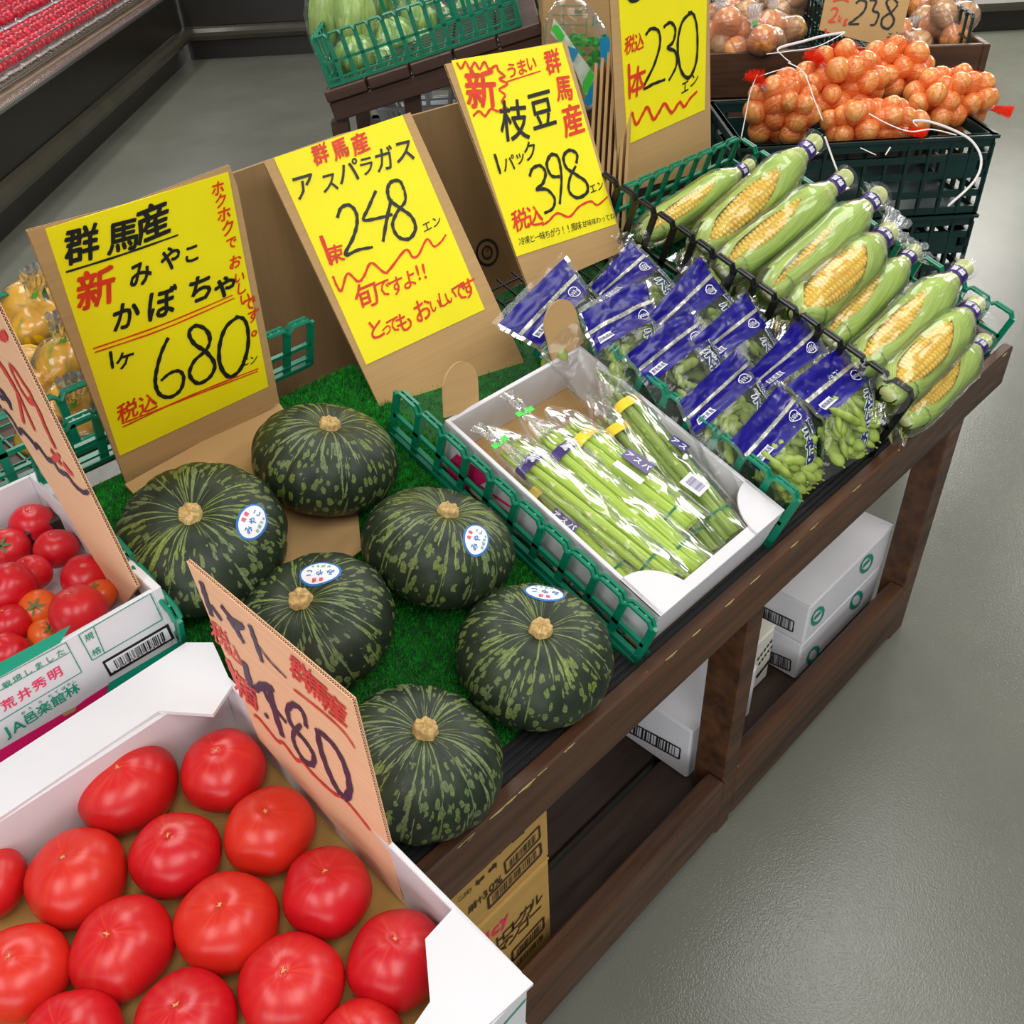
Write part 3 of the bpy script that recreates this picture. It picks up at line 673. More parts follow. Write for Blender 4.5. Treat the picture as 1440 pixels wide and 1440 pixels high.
p.stroke('marker_black', [(1033, 745), (1045, 712), (1078, 700), (1100, 730), (1088, 775), (1062, 800), (1105, 800), (1138, 838), (1130, 880), (1095, 900)], 4.2)
p.stroke('marker_black', [(1160, 745), (1125, 742), (1105, 695), (1122, 655), (1150, 660), (1163, 705), (1167, 770), (1160, 862)], 4.2)
p.stroke('marker_black', [(1230, 690), (1232, 650), (1200, 635), (1176, 662), (1188, 708), (1230, 738), (1272, 770), (1275, 812), (1235, 835), (1200, 808), (1202, 755), (1228, 700)], 4.2)
p.line('marker_black', 'エン', 1300, 795, 1330, 783, 12); p.line('marker_red', '税込', 992, 928, 1055, 912, 26, bold=.02)
p.stroke('marker_red', [(1085, 950), (1112, 935), (1150, 900), (1200, 915), (1242, 872), (1290, 850), (1320, 865), (1362, 830)], 2.8)
p.line('marker_black', '冷凍と一味ちがう!!風味', 1000, 1018, 1240, 952, 10, bold=.0); p.line('marker_black', '甘味味わってね', 1265, 945, 1382, 912, 8, bold=.0)
p.done(t)
xa4 = V((1, .012, .026)).normalized()
S4 = Frame(V((1.645, 1.2, .992 + .0)), xa4, V((0, math.sin(math.radians(6)), math.cos(math.radians(6)))))
t = sign('yellow price sign for sweetcorn reading 230 behind the corn', S4, [(856, -45), (997, -60), (1000, 238), (871, 273)], [(868, -40), (995, -50), (991, 154), (883, 203)])
p = Pen(S4, lc(.4167, 840, 0))
p.line('marker_red', '税込', 108, 150, 140, 140, 19, bold=.02); p.stroke('marker_red', [(105, 215), (108, 335)], 4.5); p.ch('marker_red', '本', 134, 275, 32, bold=.02)
p.stroke('marker_black', [(162, 118), (180, 97), (205, 105), (210, 150), (190, 220), (155, 296), (190, 282), (228, 268)], 3.8)
p.stroke('marker_black', [(222, 92), (245, 76), (262, 98), (255, 140), (236, 162), (262, 175), (265, 222), (240, 272)], 3.8)
p.stroke('marker_black', [(318, 40), (285, 75), (270, 150), (280, 235), (308, 262), (333, 205), (336, 110), (325, 52), (305, 42)], 4)
p.line('marker_black', 'エン', 295, 292, 326, 268, 15); p.stroke('marker_black', [(95, -14), (118, 4), (150, -10)], 4)
p.stroke('marker_red', [(116, 378), (130, 420), (152, 385), (168, 362), (188, 402), (206, 380), (226, 350), (250, 380), (276, 345), (292, 360), (312, 332), (336, 308)], 4)
p.done(t)
# cardboard sheet standing behind the signs
FB = Frame(V((.95, 1.31, .97)), UX, ZX)
bs = [(296, 255), (480, 190), (652, 143), (700, 145), (760, 420), (380, 640)]
m = MB().sheet([FB.px(*q) for q in bs], -.006, 0); o = m.build('cardboard_panel', 'cardboard_dark', None, FB.M); tag(o, 'plain brown cardboard panel standing behind the two middle price signs', 'cardboard')
p = Pen(FB, z=.0006); p.outline('ink_black', [(685 + 15 * math.cos(a) * (1 + .0 * a), 355 + 18 * math.sin(a)) for a in [i * .45 for i in range(14)]], 3.2); p.outline('ink_black', [(685 + 7 * math.cos(a), 355 + 9 * math.sin(a)) for a in [i * .7 for i in range(9)]], 2.4)
p.line('ink_black', 'ダン', 685, 352, 686, 361, 6); p.done(o, 'recycling_mark')
# ------------------------------------------------------------------ open cardboard trays
def wallbox(t, x0, x1, y0, y1, z0, z1, name='side_panel', mats=('white_card', 'cream_card'), lab=None):
    m = MB().box(x0, x1, y0, y1, z0, z1, bev=.001); return m.build(name, mats[0], t, label=lab)
AT = thing('asparagus_box', 'open white cardboard box holding the bagged asparagus', 'box', slm(.722, .035, -.026))
BW, BD, BH, tk = .296, .42, .092, .007
wallbox(AT, 0, BW, 0, BD, 0, .005, 'bottom_panel', ('cardboard',)); wallbox(AT, 0, tk, 0, BD, .005, BH); wallbox(AT, BW - tk, BW, 0, BD, .005, BH)
wallbox(AT, tk, BW - tk, 0, .018, .005, BH - .004); wallbox(AT, tk, BW - tk, BD - tk, BD, .005, BH)
def tabs(cx, cy, sx, sy, R, z=BH): # rounded corner tab lying on the rim
    pts = [(cx, cy)] + [(cx + sx * R * math.cos(a), cy + sy * R * math.sin(a)) for a in [PI / 2 * i / 12 for i in range(13)]]
    MB().sheet(pts, z, z + .003).build('corner_tab', 'white_card', AT)
tabs(0, 0, 1, 1, .072, BH - .003); tabs(BW, 0, -1, 1, .072, BH - .003)
for px0, w_, h_ in (((640, 570), .075, .075), ((800, 485), .07, .09)): # brown tabs standing up at the back corners
    R_ = w_ / 2; X = .032 if px0[0] < 700 else BW - .03
    pts = [(-R_, 0), (R_, 0), (R_, h_ - R_)] + [(R_ * math.cos(a), h_ - R_ + R_ * math.sin(a)) for a in [PI * i / 12 for i in range(13)]] + [(-R_, h_ - R_)]
    M = Matrix.Translation((X, BD - .003, BH)) @ Matrix.Rotation(.25 if X < .1 else -.15, 4, 'Y') @ Matrix.Rotation(PI / 2 - .5, 4, 'X')
    MB().sheet(pts, -.003, .0, M=M).build('standing_tab', 'cardboard', AT, label='rounded brown tab standing at a rear corner')
AF = Frame(sp(.7215, 0, 0), -VX, WX)
p = Pen(AF)
p.poly('ink_pink', [(631, 676), (630, 650), (643, 638), (686, 668), (686, 676), (654, 690)]); p.stroke('ink_red', [(660, 672), (718, 712)], 3, False, 0); p.stroke('ink_red', [(660, 680), (716, 722)], 2, False, 0)
p.line('ink_green', 'アスパラガス', 735, 765, 905, 915, 22, bold=.03, ang=0)
for m_, mb_ in p.mb.items():
    o = mb_.build('print', m_, AT); o.matrix_parent_inverse = Matrix(); o.matrix_local = AT.matrix_world.inverted() @ AF.M
# asparagus bundles
def asparagus(a, b, w0, w1, wd, lab, dark=False, tape=None, n=6, extra=None, skin=None):
    A = spx(a[0], a[1], w0); B = spx(b[0], b[1], w1)
    d = (B - A); L = d.length; M = frame_dir(A, d, WX)
    t = thing('asparagus_bundle', lab, 'asparagus', M, 'bagged asparagus bundles in the white box')
    rr = random.Random(int(a[0]))
    offs = []
    for i in range(n):
        row = i % 2; offs.append(((i - (n - 1) / 2) * wd / n, -.006 + .012 * row))
    for (y, z) in offs:
        x0 = rr.uniform(-.004, .016); r1 = rr.uniform(.0065, .0085); bend = rr.uniform(-.004, .004); pts = []; rs = []
        for k in range(13):
            s_ = k / 12; x = x0 + (L - x0 - rr.uniform(0, .003)) * s_; pts.append((x, y * (.82 + .3 * s_) + bend * math.sin(PI * s_), z + .002 * math.sin(PI * s_ + y * 90))); rs.append(r1 * (.3 + .72 * min(1, s_ * 4.2) ** .55) if s_ < .24 else r1 * (.95 + .12 * s_))
        m = MB().tube(pts, rs, 9, 0, pc=3)
        for k in range(26): # scale leaves, dense at the tip
            s_ = rr.random() ** 2.2 * .9; q = V(pts[min(12, int(s_ * 12))]).lerp(V(pts[min(12, int(s_ * 12) + 1)]), s_ * 12 % 1); an = rr.uniform(0, 6.28); r_ = rs[min(12, int(s_ * 12 + .5))]
            o_ = V((0, math.cos(an), math.sin(an))); s2 = V((0, -math.sin(an), math.cos(an))); ll = .009 if s_ > .2 else .012
            m.add([q + o_ * r_ + s2 * .0032, q + o_ * r_ - s2 * .0032, q + o_ * (r_ + .0016) - V((ll, 0, 0))], [(0, 1, 2)], 1 if s_ > .25 else 0, [(1, 0, 0)] * 3)
        m.build('spear', ['asparagus_dark' if dark else (skin or 'asparagus_skin'), 'husk_pale' if not dark else 'asparagus_skin'], t, smooth=True)
    hw = wd / 2 + .006
    def band(nm, x, wx, mat, g=.0012, txt=None):
        m = MB(); m.grid(lambda i, j: V((x + (j - .5) * wx, (hw + g) * math.cos(2 * PI * i), (.0165 + g) * math.sin(2 * PI * i))), 24, 1)
        o = m.build(nm, mat, t, smooth=True)
        if txt:
            m = MB()
            for k, c in enumerate(txt): put(m, c, lambda u, v_, K=k: V((x + u * 0 + v_ * -1 * 0 + u, 0, 0)) + V((0, (K - (len(txt) - 1) / 2) * -.013 + v_, .0165 + g + .001 - 8 * ((K - (len(txt) - 1) / 2) * .013) ** 2)), .012, 0, .03)
            m.build('lettering', 'paper_white', o)
    if tape: band('label_tape', L * .14, .017, tape, txt='群馬' if tape == 'tape_purple' else None)
    band('butt_tie', L * .87, .004, 'tie_green')
    def fl(i, j):
        x = -.045 + (L + .055) * i; k = 1 - .75 * max(0, (.16 - i) / .16) ** 1.2; a_ = 2 * PI * j
        nz = noise.noise(V((x * 30 + a[0], math.cos(a_) * 1.5, math.sin(a_) * 1.5)))
        return V((x, math.cos(a_) * (hw + .008) * k * (1 + .12 * nz), math.sin(a_) * (.021 + .005 * nz) * k + .001))
    MB().grid(fl, 34, 22).build('clear_bag', 'film_soft', t, smooth=True)
    return t, M, L
t, M, L = asparagus((717, 628), (948, 812), .045, .03, .042, 'asparagus bundle with purple tape nearest the left wall of the box', tape='tape_purple')
asparagus((765, 612), (984, 800), .048, .036, .044, 'asparagus bundle with purple tape, second from the left wall', tape='tape_purple', n=7)
asparagus((800, 600), (974, 737), .052, .05, .042, 'asparagus bundle with yellow tape in the middle of the box', tape='tape_yellow')
asparagus((862, 545), (1036, 752), .05, .038, .036, 'asparagus bundle with yellow tape along the right wall of the box', tape='tape_yellow', n=5, dark=True)
asparagus((850, 582), (1008, 775), .03, .012, .04, 'darker asparagus bundle with yellow tape beside the rightmost one', tape='tape_yellow', dark=True, n=5)
asparagus((742, 672), (888, 822), .016, .004, .034, 'asparagus bundle wedged low against the left wall of the box', tape='tape_yellow', n=5)
asparagus((790, 640), (985, 790), .006, -.002, .05, 'asparagus bundle lying underneath the middle ones', n=6, dark=True)
def flat_label(par, px, w0, sx, sy, ang, mat, txt, lab, ink='paper_white'): # printed patch on a bag
    P = spx(px[0], px[1], w0); ex = (VX * -math.cos(ang) + UX * math.sin(ang)); M = par.matrix_world.inverted() @ frame_dir(P, ex, WX)
    o = MB().box(-sx / 2, sx / 2, -sy / 2, sy / 2, -.0004, .0004).build('bag_label', mat, par, M, label=lab)
    m = MB()
    for k, c in enumerate(txt): put(m, c, lambda u, v_, K=k: V(((K - (len(txt) - 1) / 2) * sx / len(txt) + u, v_, .0009)), min(sx / len(txt), sy) * .85, 0, .03)
    if txt: m.build('lettering', ink, o)
    return o
AB = [o for o in COL.objects if o.name.startswith('asparagus_bundle')]
flat_label(AB[0], (793, 732), .03, .044, .018, .1, 'tape_purple', 'アスパ', 'purple label with white writing')
flat_label(AB[2], (897, 648), .078, .046, .024, .1, 'tape_purple', '群馬アスパラ'[2:5], 'purple label with white writing')
o = flat_label(AB[2], (884, 664), .077, .05, .012, .1, 'paper_white', '', 'white strip label'); 
o = flat_label(AB[3], (977, 681), .07, .036, .03, .1, 'paper_white', '', 'white barcode label')
m = MB(); r = random.Random(4)
for i in range(14): x = -.012 + i * .0018; m.box(x, x + r.choice((.0006, .0011)), -.009, .010, .0005, .0009)
m.build('barcode', 'tape_purple', o)
flat_label(AB[3], (955, 624), .072, .03, .018, .1, 'ink_navy', 'アス', 'navy label with white writing')
for k, (x, y) in enumerate(((738, 579), (703, 622))):
    P = spx(x, y, .068); M = AB[1 - k].matrix_world.inverted() @ frame_dir(P, UX + VX * (.35 - .8 * k) * -.3, WX)
    MB().box(-.016, .016, -.0045, .0045, -.001, .001).build('tie_tape', 'tape_green', AB[1 - k], M, label='bright green tape round the bag neck')
    g = MB().grid(lambda i, j: V((.012 * (j - .5) * (1 + i) + .004 * math.sin(j * 19), .0 + .045 * i, .003 * math.sin(j * 13 + i * 4))), 8, 10); g.grid(lambda i, j: V((.012 * (j - .5) * (1 + 2 * i), -.05 * i, .003 * math.sin(j * 17 + i * 3))), 8, 10)
    g.build('bag_neck', 'film_gather', AB[1 - k], M, smooth=True)
# ------------------------------------------------------------------ edamame packs
def pod_mesh(seed):
    r = random.Random(seed); n = 14; pts = []; rs = []; nb = 3 if seed % 3 else 2
    for i in range(n + 1):
        s_ = i / n; pts.append((-.024 + .048 * s_, .005 * math.sin(PI * s_) * (1 + .4 * (seed % 2)), .0)); e = min(1, max(0, math.sin(PI * s_)) ** .4 * 1.08 + .02)
        rs.append(.0094 * e * (.8 + .2 * abs(math.cos(PI * nb * s_ + (PI / 2 if nb == 2 else PI / 2)))))
    m = MB().tube(pts, [max(.0008, q) for q in rs], 8, 0, flat=.62); m.tube([(-.024, 0, 0), (-.027, -.001, .0005)], .0012, 4)
    return m.mesh('pod', 'pod', True)
PODS = [pod_mesh(i) for i in range(6)]
z3 = lc(.4306, 680, 330); z5 = lc(.1528, 1040, 540)
BAGS = [
 ([(50, 290), (262, 78), (345, 190), (185, 365)], None, 0, 'blue edamame pack at the far left rear leaning on the cardboard sign', .095),
 ([(350, 170), (480, 22), (570, 112), (400, 225)], None, 4, 'blue edamame pack at the rear touching the black basket and the sign', .095),
 ([(320, 255), (530, 150), (565, 285), (372, 388)], None, 5, 'blue edamame pack just right of the brown standing box tab', .1),
 ([(540, 262), (705, 70), (788, 190), (610, 325)], None, 5, 'steeply turned blue edamame pack in the second row by the black mesh', .098),
 ([(468, 392), (668, 240), (742, 335), (545, 492)], None, 6, 'blue edamame pack with its band facing the green basket side, middle left', .1),
 ([(680, 345), (856, 190), (925, 300), (738, 432)], None, 6, 'blue edamame pack in the centre of the heap', .1),
 ([(640, 545), (830, 368), (902, 468), (692, 652)], None, 8, 'blue edamame pack third from the front on the green basket side', .098),
 ([(870, 445), (1040, 258), (1115, 380), (922, 508)], None, 8, 'blue edamame pack second from the front on the black basket side', .098),
 ([(990, 492), (1167, 362), (1262, 470), (1117, 602)], [z5(1240, 610), z5(770, 900)], 30, 'front right blue edamame pack with its pods fully visible beside the rail', .095),
 ([(808, 672), (965, 488), (1062, 592), (902, 772)], [z5(720, 920), z5(290, 1180)], 26, 'front left blue edamame pack against the green basket corner', .095),
]
for bi, (hq, bot, npod, lab, wt) in enumerate(BAGS):
    q = [z3(*c) for c in hq]
    P0L = spx(*q[0], wt + .008); P0R = spx(*q[1], wt + .008); P1R = spx(*q[2], wt - .01); P1L = spx(*q[3], wt - .01)
    if bot: P2R = spx(*bot[0], .02); P2L = spx(*bot[1], .02)
    else:
        dl = (P1L - P0L) + (P1R - P0R); dl = (dl - WX * dl.dot(WX)).normalized(); P2L = P1L + dl * .105 - WX * .055; P2R = P1R + dl * .105 - WX * .055
    def row(a, b, c, d, t): return a.lerp(b, t), c.lerp(d, t)
    nrm = (P0R - P0L).cross(P0L - P1L).normalized(); nrm = nrm if nrm.dot(WX) > 0 else -nrm
    M = frame_dir(P1L, P1R - P1L, nrm); Mi = M.inverted()
    t = thing('edamame_pack', lab, 'edamame pack', M, 'blue topped edamame packs')
    sd = bi * 7.3
    def surf(s_, tt, h=0):
        if tt <= 1: a, b = P0L.lerp(P1L, tt), P0R.lerp(P1R, tt)
        else: a, b = P1L.lerp(P2L, tt - 1), P1R.lerp(P2R, tt - 1)
        p_ = a.lerp(b, s_); bl = 0
        e = max(0, min(1, s_)); bl = (math.sin(PI * e) ** .6 if 0 < e < 1 else 0)
        k = .006 + (.026 * math.sin(PI * min(1, max(0, (tt - .75) / 1.3))) if tt > .75 else 0)
        bl = (1 - (2 * e - 1) ** 4) if tt > 1 else bl
        p_ = p_ + nrm * (bl * k + .0035 * noise.noise(V((s_ * 4 + sd, tt * 4, 1))) + .0018 * noise.noise(V((s_ * 15 + sd, tt * 8, 3))) + h)
        return Mi @ p_
    MB().grid(lambda i, j: surf(j, .0 + i * 1.0, 0), 22, 26).build('header_film', 'navy_film', t, smooth=True)
    MB().grid(lambda i, j: surf(j, .46 + i * .09, .0007), 3, 30).build('silver_band', 'silver_film', t, smooth=True)
    m = MB(); r = random.Random(bi)
    for k in range(46):
        s_ = .12 + .7 * k / 46; h = r.uniform(.02, .055); sgn = -1 if r.random() < .6 else 1; x = r.uniform(-.012, .012)
        a = surf(s_, .505, .0013); b = surf(s_ + x, .505 + sgn * (h + .03), .0013); c = surf(s_ + .009, .505, .0013); m.add([a, b, c], [(0, 1, 2)])
    m.build('script_marks', 'silver_film', t)
    m = MB(); m.grid(lambda i, j: surf(.8 + (.075 * i) * math.cos(2 * PI * j), .76 + .13 * i * math.sin(2 * PI * j), .0011), 1, 24)
    mo = MB(); mo.grid(lambda i, j: surf(.8 + (.07 + .01 * i) * math.cos(2 * PI * j), .74 + (.12 + .02 * i) * math.sin(2 * PI * j), .0012), 1, 24)
    wd_ = (P1R - P1L).length; hh = (P1L - P0L).length
    for k, c in enumerate('300g'): put(mo, c, lambda x, y, K=k: surf(.8 + (K - 1.5) * .034 + x / wd_, .74 - y / hh, .0013), .0095, 0, .01)
    mo.build('weight_mark', 'paper_white', t, label='white oval reading 300g')
    lb = MB().grid(lambda i, j: surf(.06 + .2 * j, .7 + .17 * i, .0012), 3, 6).build('origin_label', 'paper_white', t)
    m = MB()
    for k, c in enumerate('群馬県産'): put(m, c, lambda x, y, K=k: surf(.09 + K * .047 + x / wd_, .785 - y / hh, .0018), .0078, 0, .01)
    m.build('lettering', 'ink_navy', lb)
    # clear body: front and back, plus the clear lip above the header
    fb = MB().grid(lambda i, j: surf(j, 1 + i, 0), 18, 18)
    fb.grid(lambda i, j: surf(j, 1 + i, -.012 - .034 * max(0, math.sin(PI * j) * math.sin(PI * min(1, i * .9 + .1))) ** .5), 10, 10)
    fb.grid(lambda i, j: surf(j * 1.06 - .03, -.14 + .14 * i, 0), 2, 16); fb.grid(lambda i, j: surf(-.05 + .05 * i, j * 1.9, 0), 2, 16); fb.grid(lambda i, j: surf(1 + .05 * i, j * 1.9, 0), 2, 16)
    fb.build('clear_film', 'film_soft', t, smooth=True)
    if npod:
        for nm_, off_, bold, h in (('lettering', 'leaf_white', .075, .0016), ('lettering', 'ink_navy', .02, .0024)):
            m = MB(); bl = (P2L - P1L).length
            for txt, sc, t0, dt, sz in (('群馬の', .84, 1.10, .14, .019), ('えだまめ', .66, 1.22, .2, .031)):
                for k, c in enumerate(txt):
                    if not bot and k > 1: continue
                    put(m, c, lambda x, y, K=k: surf(sc - .02 * K + x / wd_, t0 + K * dt - y / bl, h), sz, -.1, bold)
            m.build(nm_, off_, t)
    r = random.Random(50 + bi)
    for k in range(54 if bot else npod * 2 + 8):
        s_ = r.uniform(.17, .83); tt = 1 + r.uniform(.1, .76) if bot else 1 + r.uniform(.05, .6)
        p_ = surf(s_, tt, -.010 - (.018 if k % 2 else .0) - r.uniform(0, .008) - (0 if bot else .014)); a_ = r.uniform(-.9, .9) + (PI / 2 if r.random() < .75 else 0)
        Mx = Matrix.Translation(p_) @ Matrix.Rotation(a_, 4, 'Z') @ Matrix.Rotation(r.uniform(-.35, .35), 4, 'Y') @ Matrix.Rotation(r.uniform(-.8, .8), 4, 'X') @ Matrix.Scale(r.uniform(.95, 1.25) * (1.1 if bot else .9), 4)
        link('pod', PODS[r.randrange(6)], t, Mx)
# ------------------------------------------------------------------ sweetcorn
def corn_parts(seed, win=1.05, off=0):
    r = random.Random(seed); rc = .0255
    def rcob(s_): return rc * (math.sin(PI * (.12 + .62 * min(1, s_ * 1.02))) ** .7) if s_ < .98 else rc * .75
    kn = MB(); rows = 14
    for a in range(rows):
        an = 2 * PI * a / rows
        if abs((an + PI) % (2 * PI) - PI) > win + .35: continue
        x = .03 + (a % 2) * .012
        while x < .67:
            R_ = rcob(x) * (1 + .02 * r.uniform(-1, 1)); w_ = R_ * 2 * PI / rows * .5; l_ = .027
            c = V((x, math.sin(an) * R_, math.cos(an) * R_)); ra = V((0, math.sin(an), math.cos(an))); ta = V((0, math.cos(an), -math.sin(an))); f_ = V((1, 0, 0))
            h = .0042; vs = []
            for (k1, k2) in ((1.0, -.004), (.95, h * .5), (.55, h)):
                for (i, j) in ((-1, -.5), (-.5, -1), (.5, -1), (1, -.5), (1, .5), (.5, 1), (-.5, 1), (-1, .5)): vs.append(c + f_ * (i * l_ * .5 * k1 * .82) + ta * (j * w_ * k1) + ra * k2)
            fs = [(k, (k + 1) % 8, 8 + (k + 1) % 8, 8 + k) for k in range(8)] + [(8 + k, 8 + (k + 1) % 8, 16 + (k + 1) % 8, 16 + k) for k in range(8)] + [tuple(range(16, 24))]
            # x measured 0..1 along the cob, scaled later to .25 m
            kn.add([V((q.x, q.y, q.z)) for q in vs], fs); x += .0278
    cob = MB().tube([(s_ * .8, 0, 0) for s_ in [k / 12 for k in range(13)]], [max(.002, rcob(k / 12 * .8) * .97) for k in range(13)], 16, 0)
    hk = MB()
    def rh(s_): return (.0318 * min(1, (s_ + .03) * 5.5) ** .42) * (1 - max(0, (s_ - .72) / .28) ** 1.6 * .52)
    def shell(open_, s0, s1, g, o_, tw=0, nj=44):
        def fn(i, j):
            s_ = s0 + (s1 - s0) * i; k = max(0, min(1, (s_ - .04) / .74)); a_ = open_ * max(0, math.sin(PI * k ** .85)) ** .7 + .06
            an = o_ + tw * s_ + a_ + (2 * PI - 2 * a_) * j; R_ = rh(s_) + g + .0012 * noise.noise(V((s_ * 5 + seed, j * 9, g * 100))) + .0007 * math.sin(j * 90)
            e = min(j, 1 - j) * 20; R_ -= .003 * max(0, 1 - e)
            return V((s_ * .84, math.sin(an) * R_, math.cos(an) * R_))
        hk.grid(fn, 30, nj, pc=lambda i, j: (math.cos(2 * PI * j), math.sin(2 * PI * j), i * 2))
    shell(win, 0, 1, .0, off); shell(win * 1.5, .12, 1, .0022, off + .3, .3)
    st = MB().tube([(.80, 0, 0), (.84, 0, 0), (.90, 0, 0), (.985, .0, .002), (1.0, 0, .002)], [.016, .0155, .0145, .0155, .0125], 18, 0, pc=4)
    return kn, cob, hk, st
def scale_x(mb, L, Lk=None):
    mb.v = [(x * L, y, z) for x, y, z in mb.v]; return mb
CORN = {}
def corn(a, b, we, L, wa, roll, lab, wb=None, thick=1.0, variant=0, tail=0, group='sweetcorn in the green basket', flap=True):
    A = spx(a[0], a[1], wa)
    if wb is None:
        best = None
        for k in range(60):
            w_ = wa - .02 + k * .003; B = spx(b[0], b[1], w_); e = abs((B - A).length - L)
            if best is None or e < best[0]: best = (e, B)
        B = best[1]
    else: B = spx(b[0], b[1], wb)
    L = (B - A).length; M = frame_dir(A, B - A, (CP - A).normalized() * .6 + WX * .4)
    t = thing('sweetcorn', lab, 'sweetcorn', M @ Matrix.Rotation(roll, 4, 'X'), group)
    if variant not in CORN:
        win, off = [(.85, 0), (.62, .1), (.34, .25), (1.1, 0)][variant]
        kn, cob, hk, st = corn_parts(variant, win, off)
        for m in (kn, cob, hk, st): scale_x(m, .3)
        CORN[variant] = (kn.mesh('kernels', 'kernel', True), cob.mesh('cob', 'husk_pale', True), hk.mesh('husk', ['husk' if variant % 3 else 'husk'], True), st.mesh('stalk', 'husk_pale', True))
    Sx = Matrix.Diagonal((L / .3, thick, thick, 1)); kn, cob, hk, st = CORN[variant]
    link('kernels', kn, t, Sx, kind='stuff'); link('cob', cob, t, Sx); link('husk', hk, t, Sx); link('stalk', st, t, Sx)
    tp = MB().tube([(L * .862, 0, 0), (L * .868, 0, 0), (L * .925, 0, 0), (L * .93, 0, 0)], [.0155 * thick, .0172 * thick, .0172 * thick, .0155 * thick], 20).build('label_tape', 'tape_purple', t, smooth=True)
    m = MB()
    for k, c in enumerate('群馬'):
        put(m, c, lambda x, y, K=k: V((L * .895 - y, math.sin((K - .5) * .75 + x / .0172) * .0178 * thick, math.cos((K - .5) * .75 + x / .0172) * .0178 * thick)), .0115, 0, .03)
    m.build('lettering', 'paper_white', tp)
    r = random.Random(int(a[0]))
    def fl(i, j):
        s_ = -.06 + 1.06 * i; x = s_ * L; R_ = (.0345 + .003) * thick
        if s_ < .1: R_ *= .55 + .45 * max(0, min(1, (s_ + .06) / .16)) ** .5
        if s_ > .68: R_ = R_ + (.0165 * thick - R_) * min(1, (s_ - .68) / .18) ** 1.2
        if s_ > .93: R_ += .006 * (s_ - .93) / .07
        an = 2 * PI * j; nz = noise.noise(V((x * 22 + a[0], math.cos(an) * 2.2, math.sin(an) * 2.2))) + .5 * noise.noise(V((x * 60 + a[0], math.cos(an) * 6, math.sin(an) * 6)))
        R_ *= 1 + (.07 * nz if s_ < .85 else .02 * nz)
        return V((x, math.sin(an) * R_ * 1.03, math.cos(an) * R_))
    m = MB().grid(fl, 46, 30)
    if flap: m.grid(lambda i, j: V((L * (-.06 - .13 * i), (j - .5) * (.042 + .02 * i), -.004 + .006 * math.sin(j * 11 + i * 5 + a[0]))), 5, 12)
    m.build('clear_film', 'film', t, smooth=True)
    if tail:
        m = MB(); 
        for k in range(5):
            an = k * 1.3; m.grid(lambda i, j: V((L * .93 + i * tail * (.7 + .3 * math.sin(k)), (j - .5) * .03 * (.3 + i * 1.4) + math.sin(an) * .02 * i + .003 * math.sin(i * 14 + k), math.cos(an) * .022 * i + .004 * math.sin(j * 12 + k))), 8, 6)
        m.build('bag_tail', 'film_gather', t, smooth=True)
    return t
corn((905, 330), (1056, 231), 0, .30, .06, .2, 'sweetcorn at the rear left beside the cardboard sign, partly hidden', thick=.85, variant=1)
corn((988, 348), (1148, 198), 0, .33, .09, .1, 'large sweetcorn with a bare pale stalk, second from the rear', thick=1.12, variant=0)
corn((1015, 382), (1192, 248), 0, .32, .09, -.1, 'sweetcorn third from the rear with a narrow kernel window', thick=1.08, variant=1)
corn((1080, 415), (1238, 272), 0, .32, .095, .15, 'sweetcorn mostly closed in green husk with a glare on its film', thick=1.12, variant=2, tail=.012)
corn((1120, 445), (1250, 325), 0, .30, .10, 0, 'wide open sweetcorn with a crinkled clear tuft above purple tape', thick=1.3, variant=3, tail=.07)
corn((1162, 482), (1287, 352), 0, .31, .075, -.3, 'slim sweetcorn tucked low right of the tufted one', thick=.95, variant=1, tail=.03)
corn((1205, 520), (1358, 375), 0, .32, .09, -.15, 'sweetcorn with a long bare stalk reaching over the green mesh', thick=1.1, variant=1)
corn((1248, 555), (1372, 428), 0, .29, .095, 0, 'front sweetcorn nearest the right end of the rail', thick=1.2, variant=0, tail=.02)
corn((1272, 592), (1385, 478), 0, .27, .03, -.2, 'sweetcorn lying underneath the front one by the rail', thick=1.0, variant=0)
for k, (v_, lab) in enumerate(((.1, 'sweetcorn of the lower layer behind the black mesh, nearest the rail'), (.2, 'lower layer sweetcorn under the slim one'), (.31, 'lower layer sweetcorn under the husk covered one'), (.42, 'lower layer sweetcorn below the third cob'), (.53, 'lower layer sweetcorn below the second cob'), (.63, 'lower layer sweetcorn at the very rear of the basket'))):
    if k == 0: continue
    a = sp(1.465, v_, .012); b = sp(1.775, v_ + .012, .02)
    pr = lambda p_: ((RX.dot(p_ - CP) / FW.dot(p_ - CP)) * F + 720, (DN.dot(p_ - CP) / FW.dot(p_ - CP)) * F + 720)
    corn(pr(a), pr(b), 0, .31, .012, .1 * k, lab, wb=.02, thick=.95, variant=(0, 1, 0, 3, 0, 1)[k])
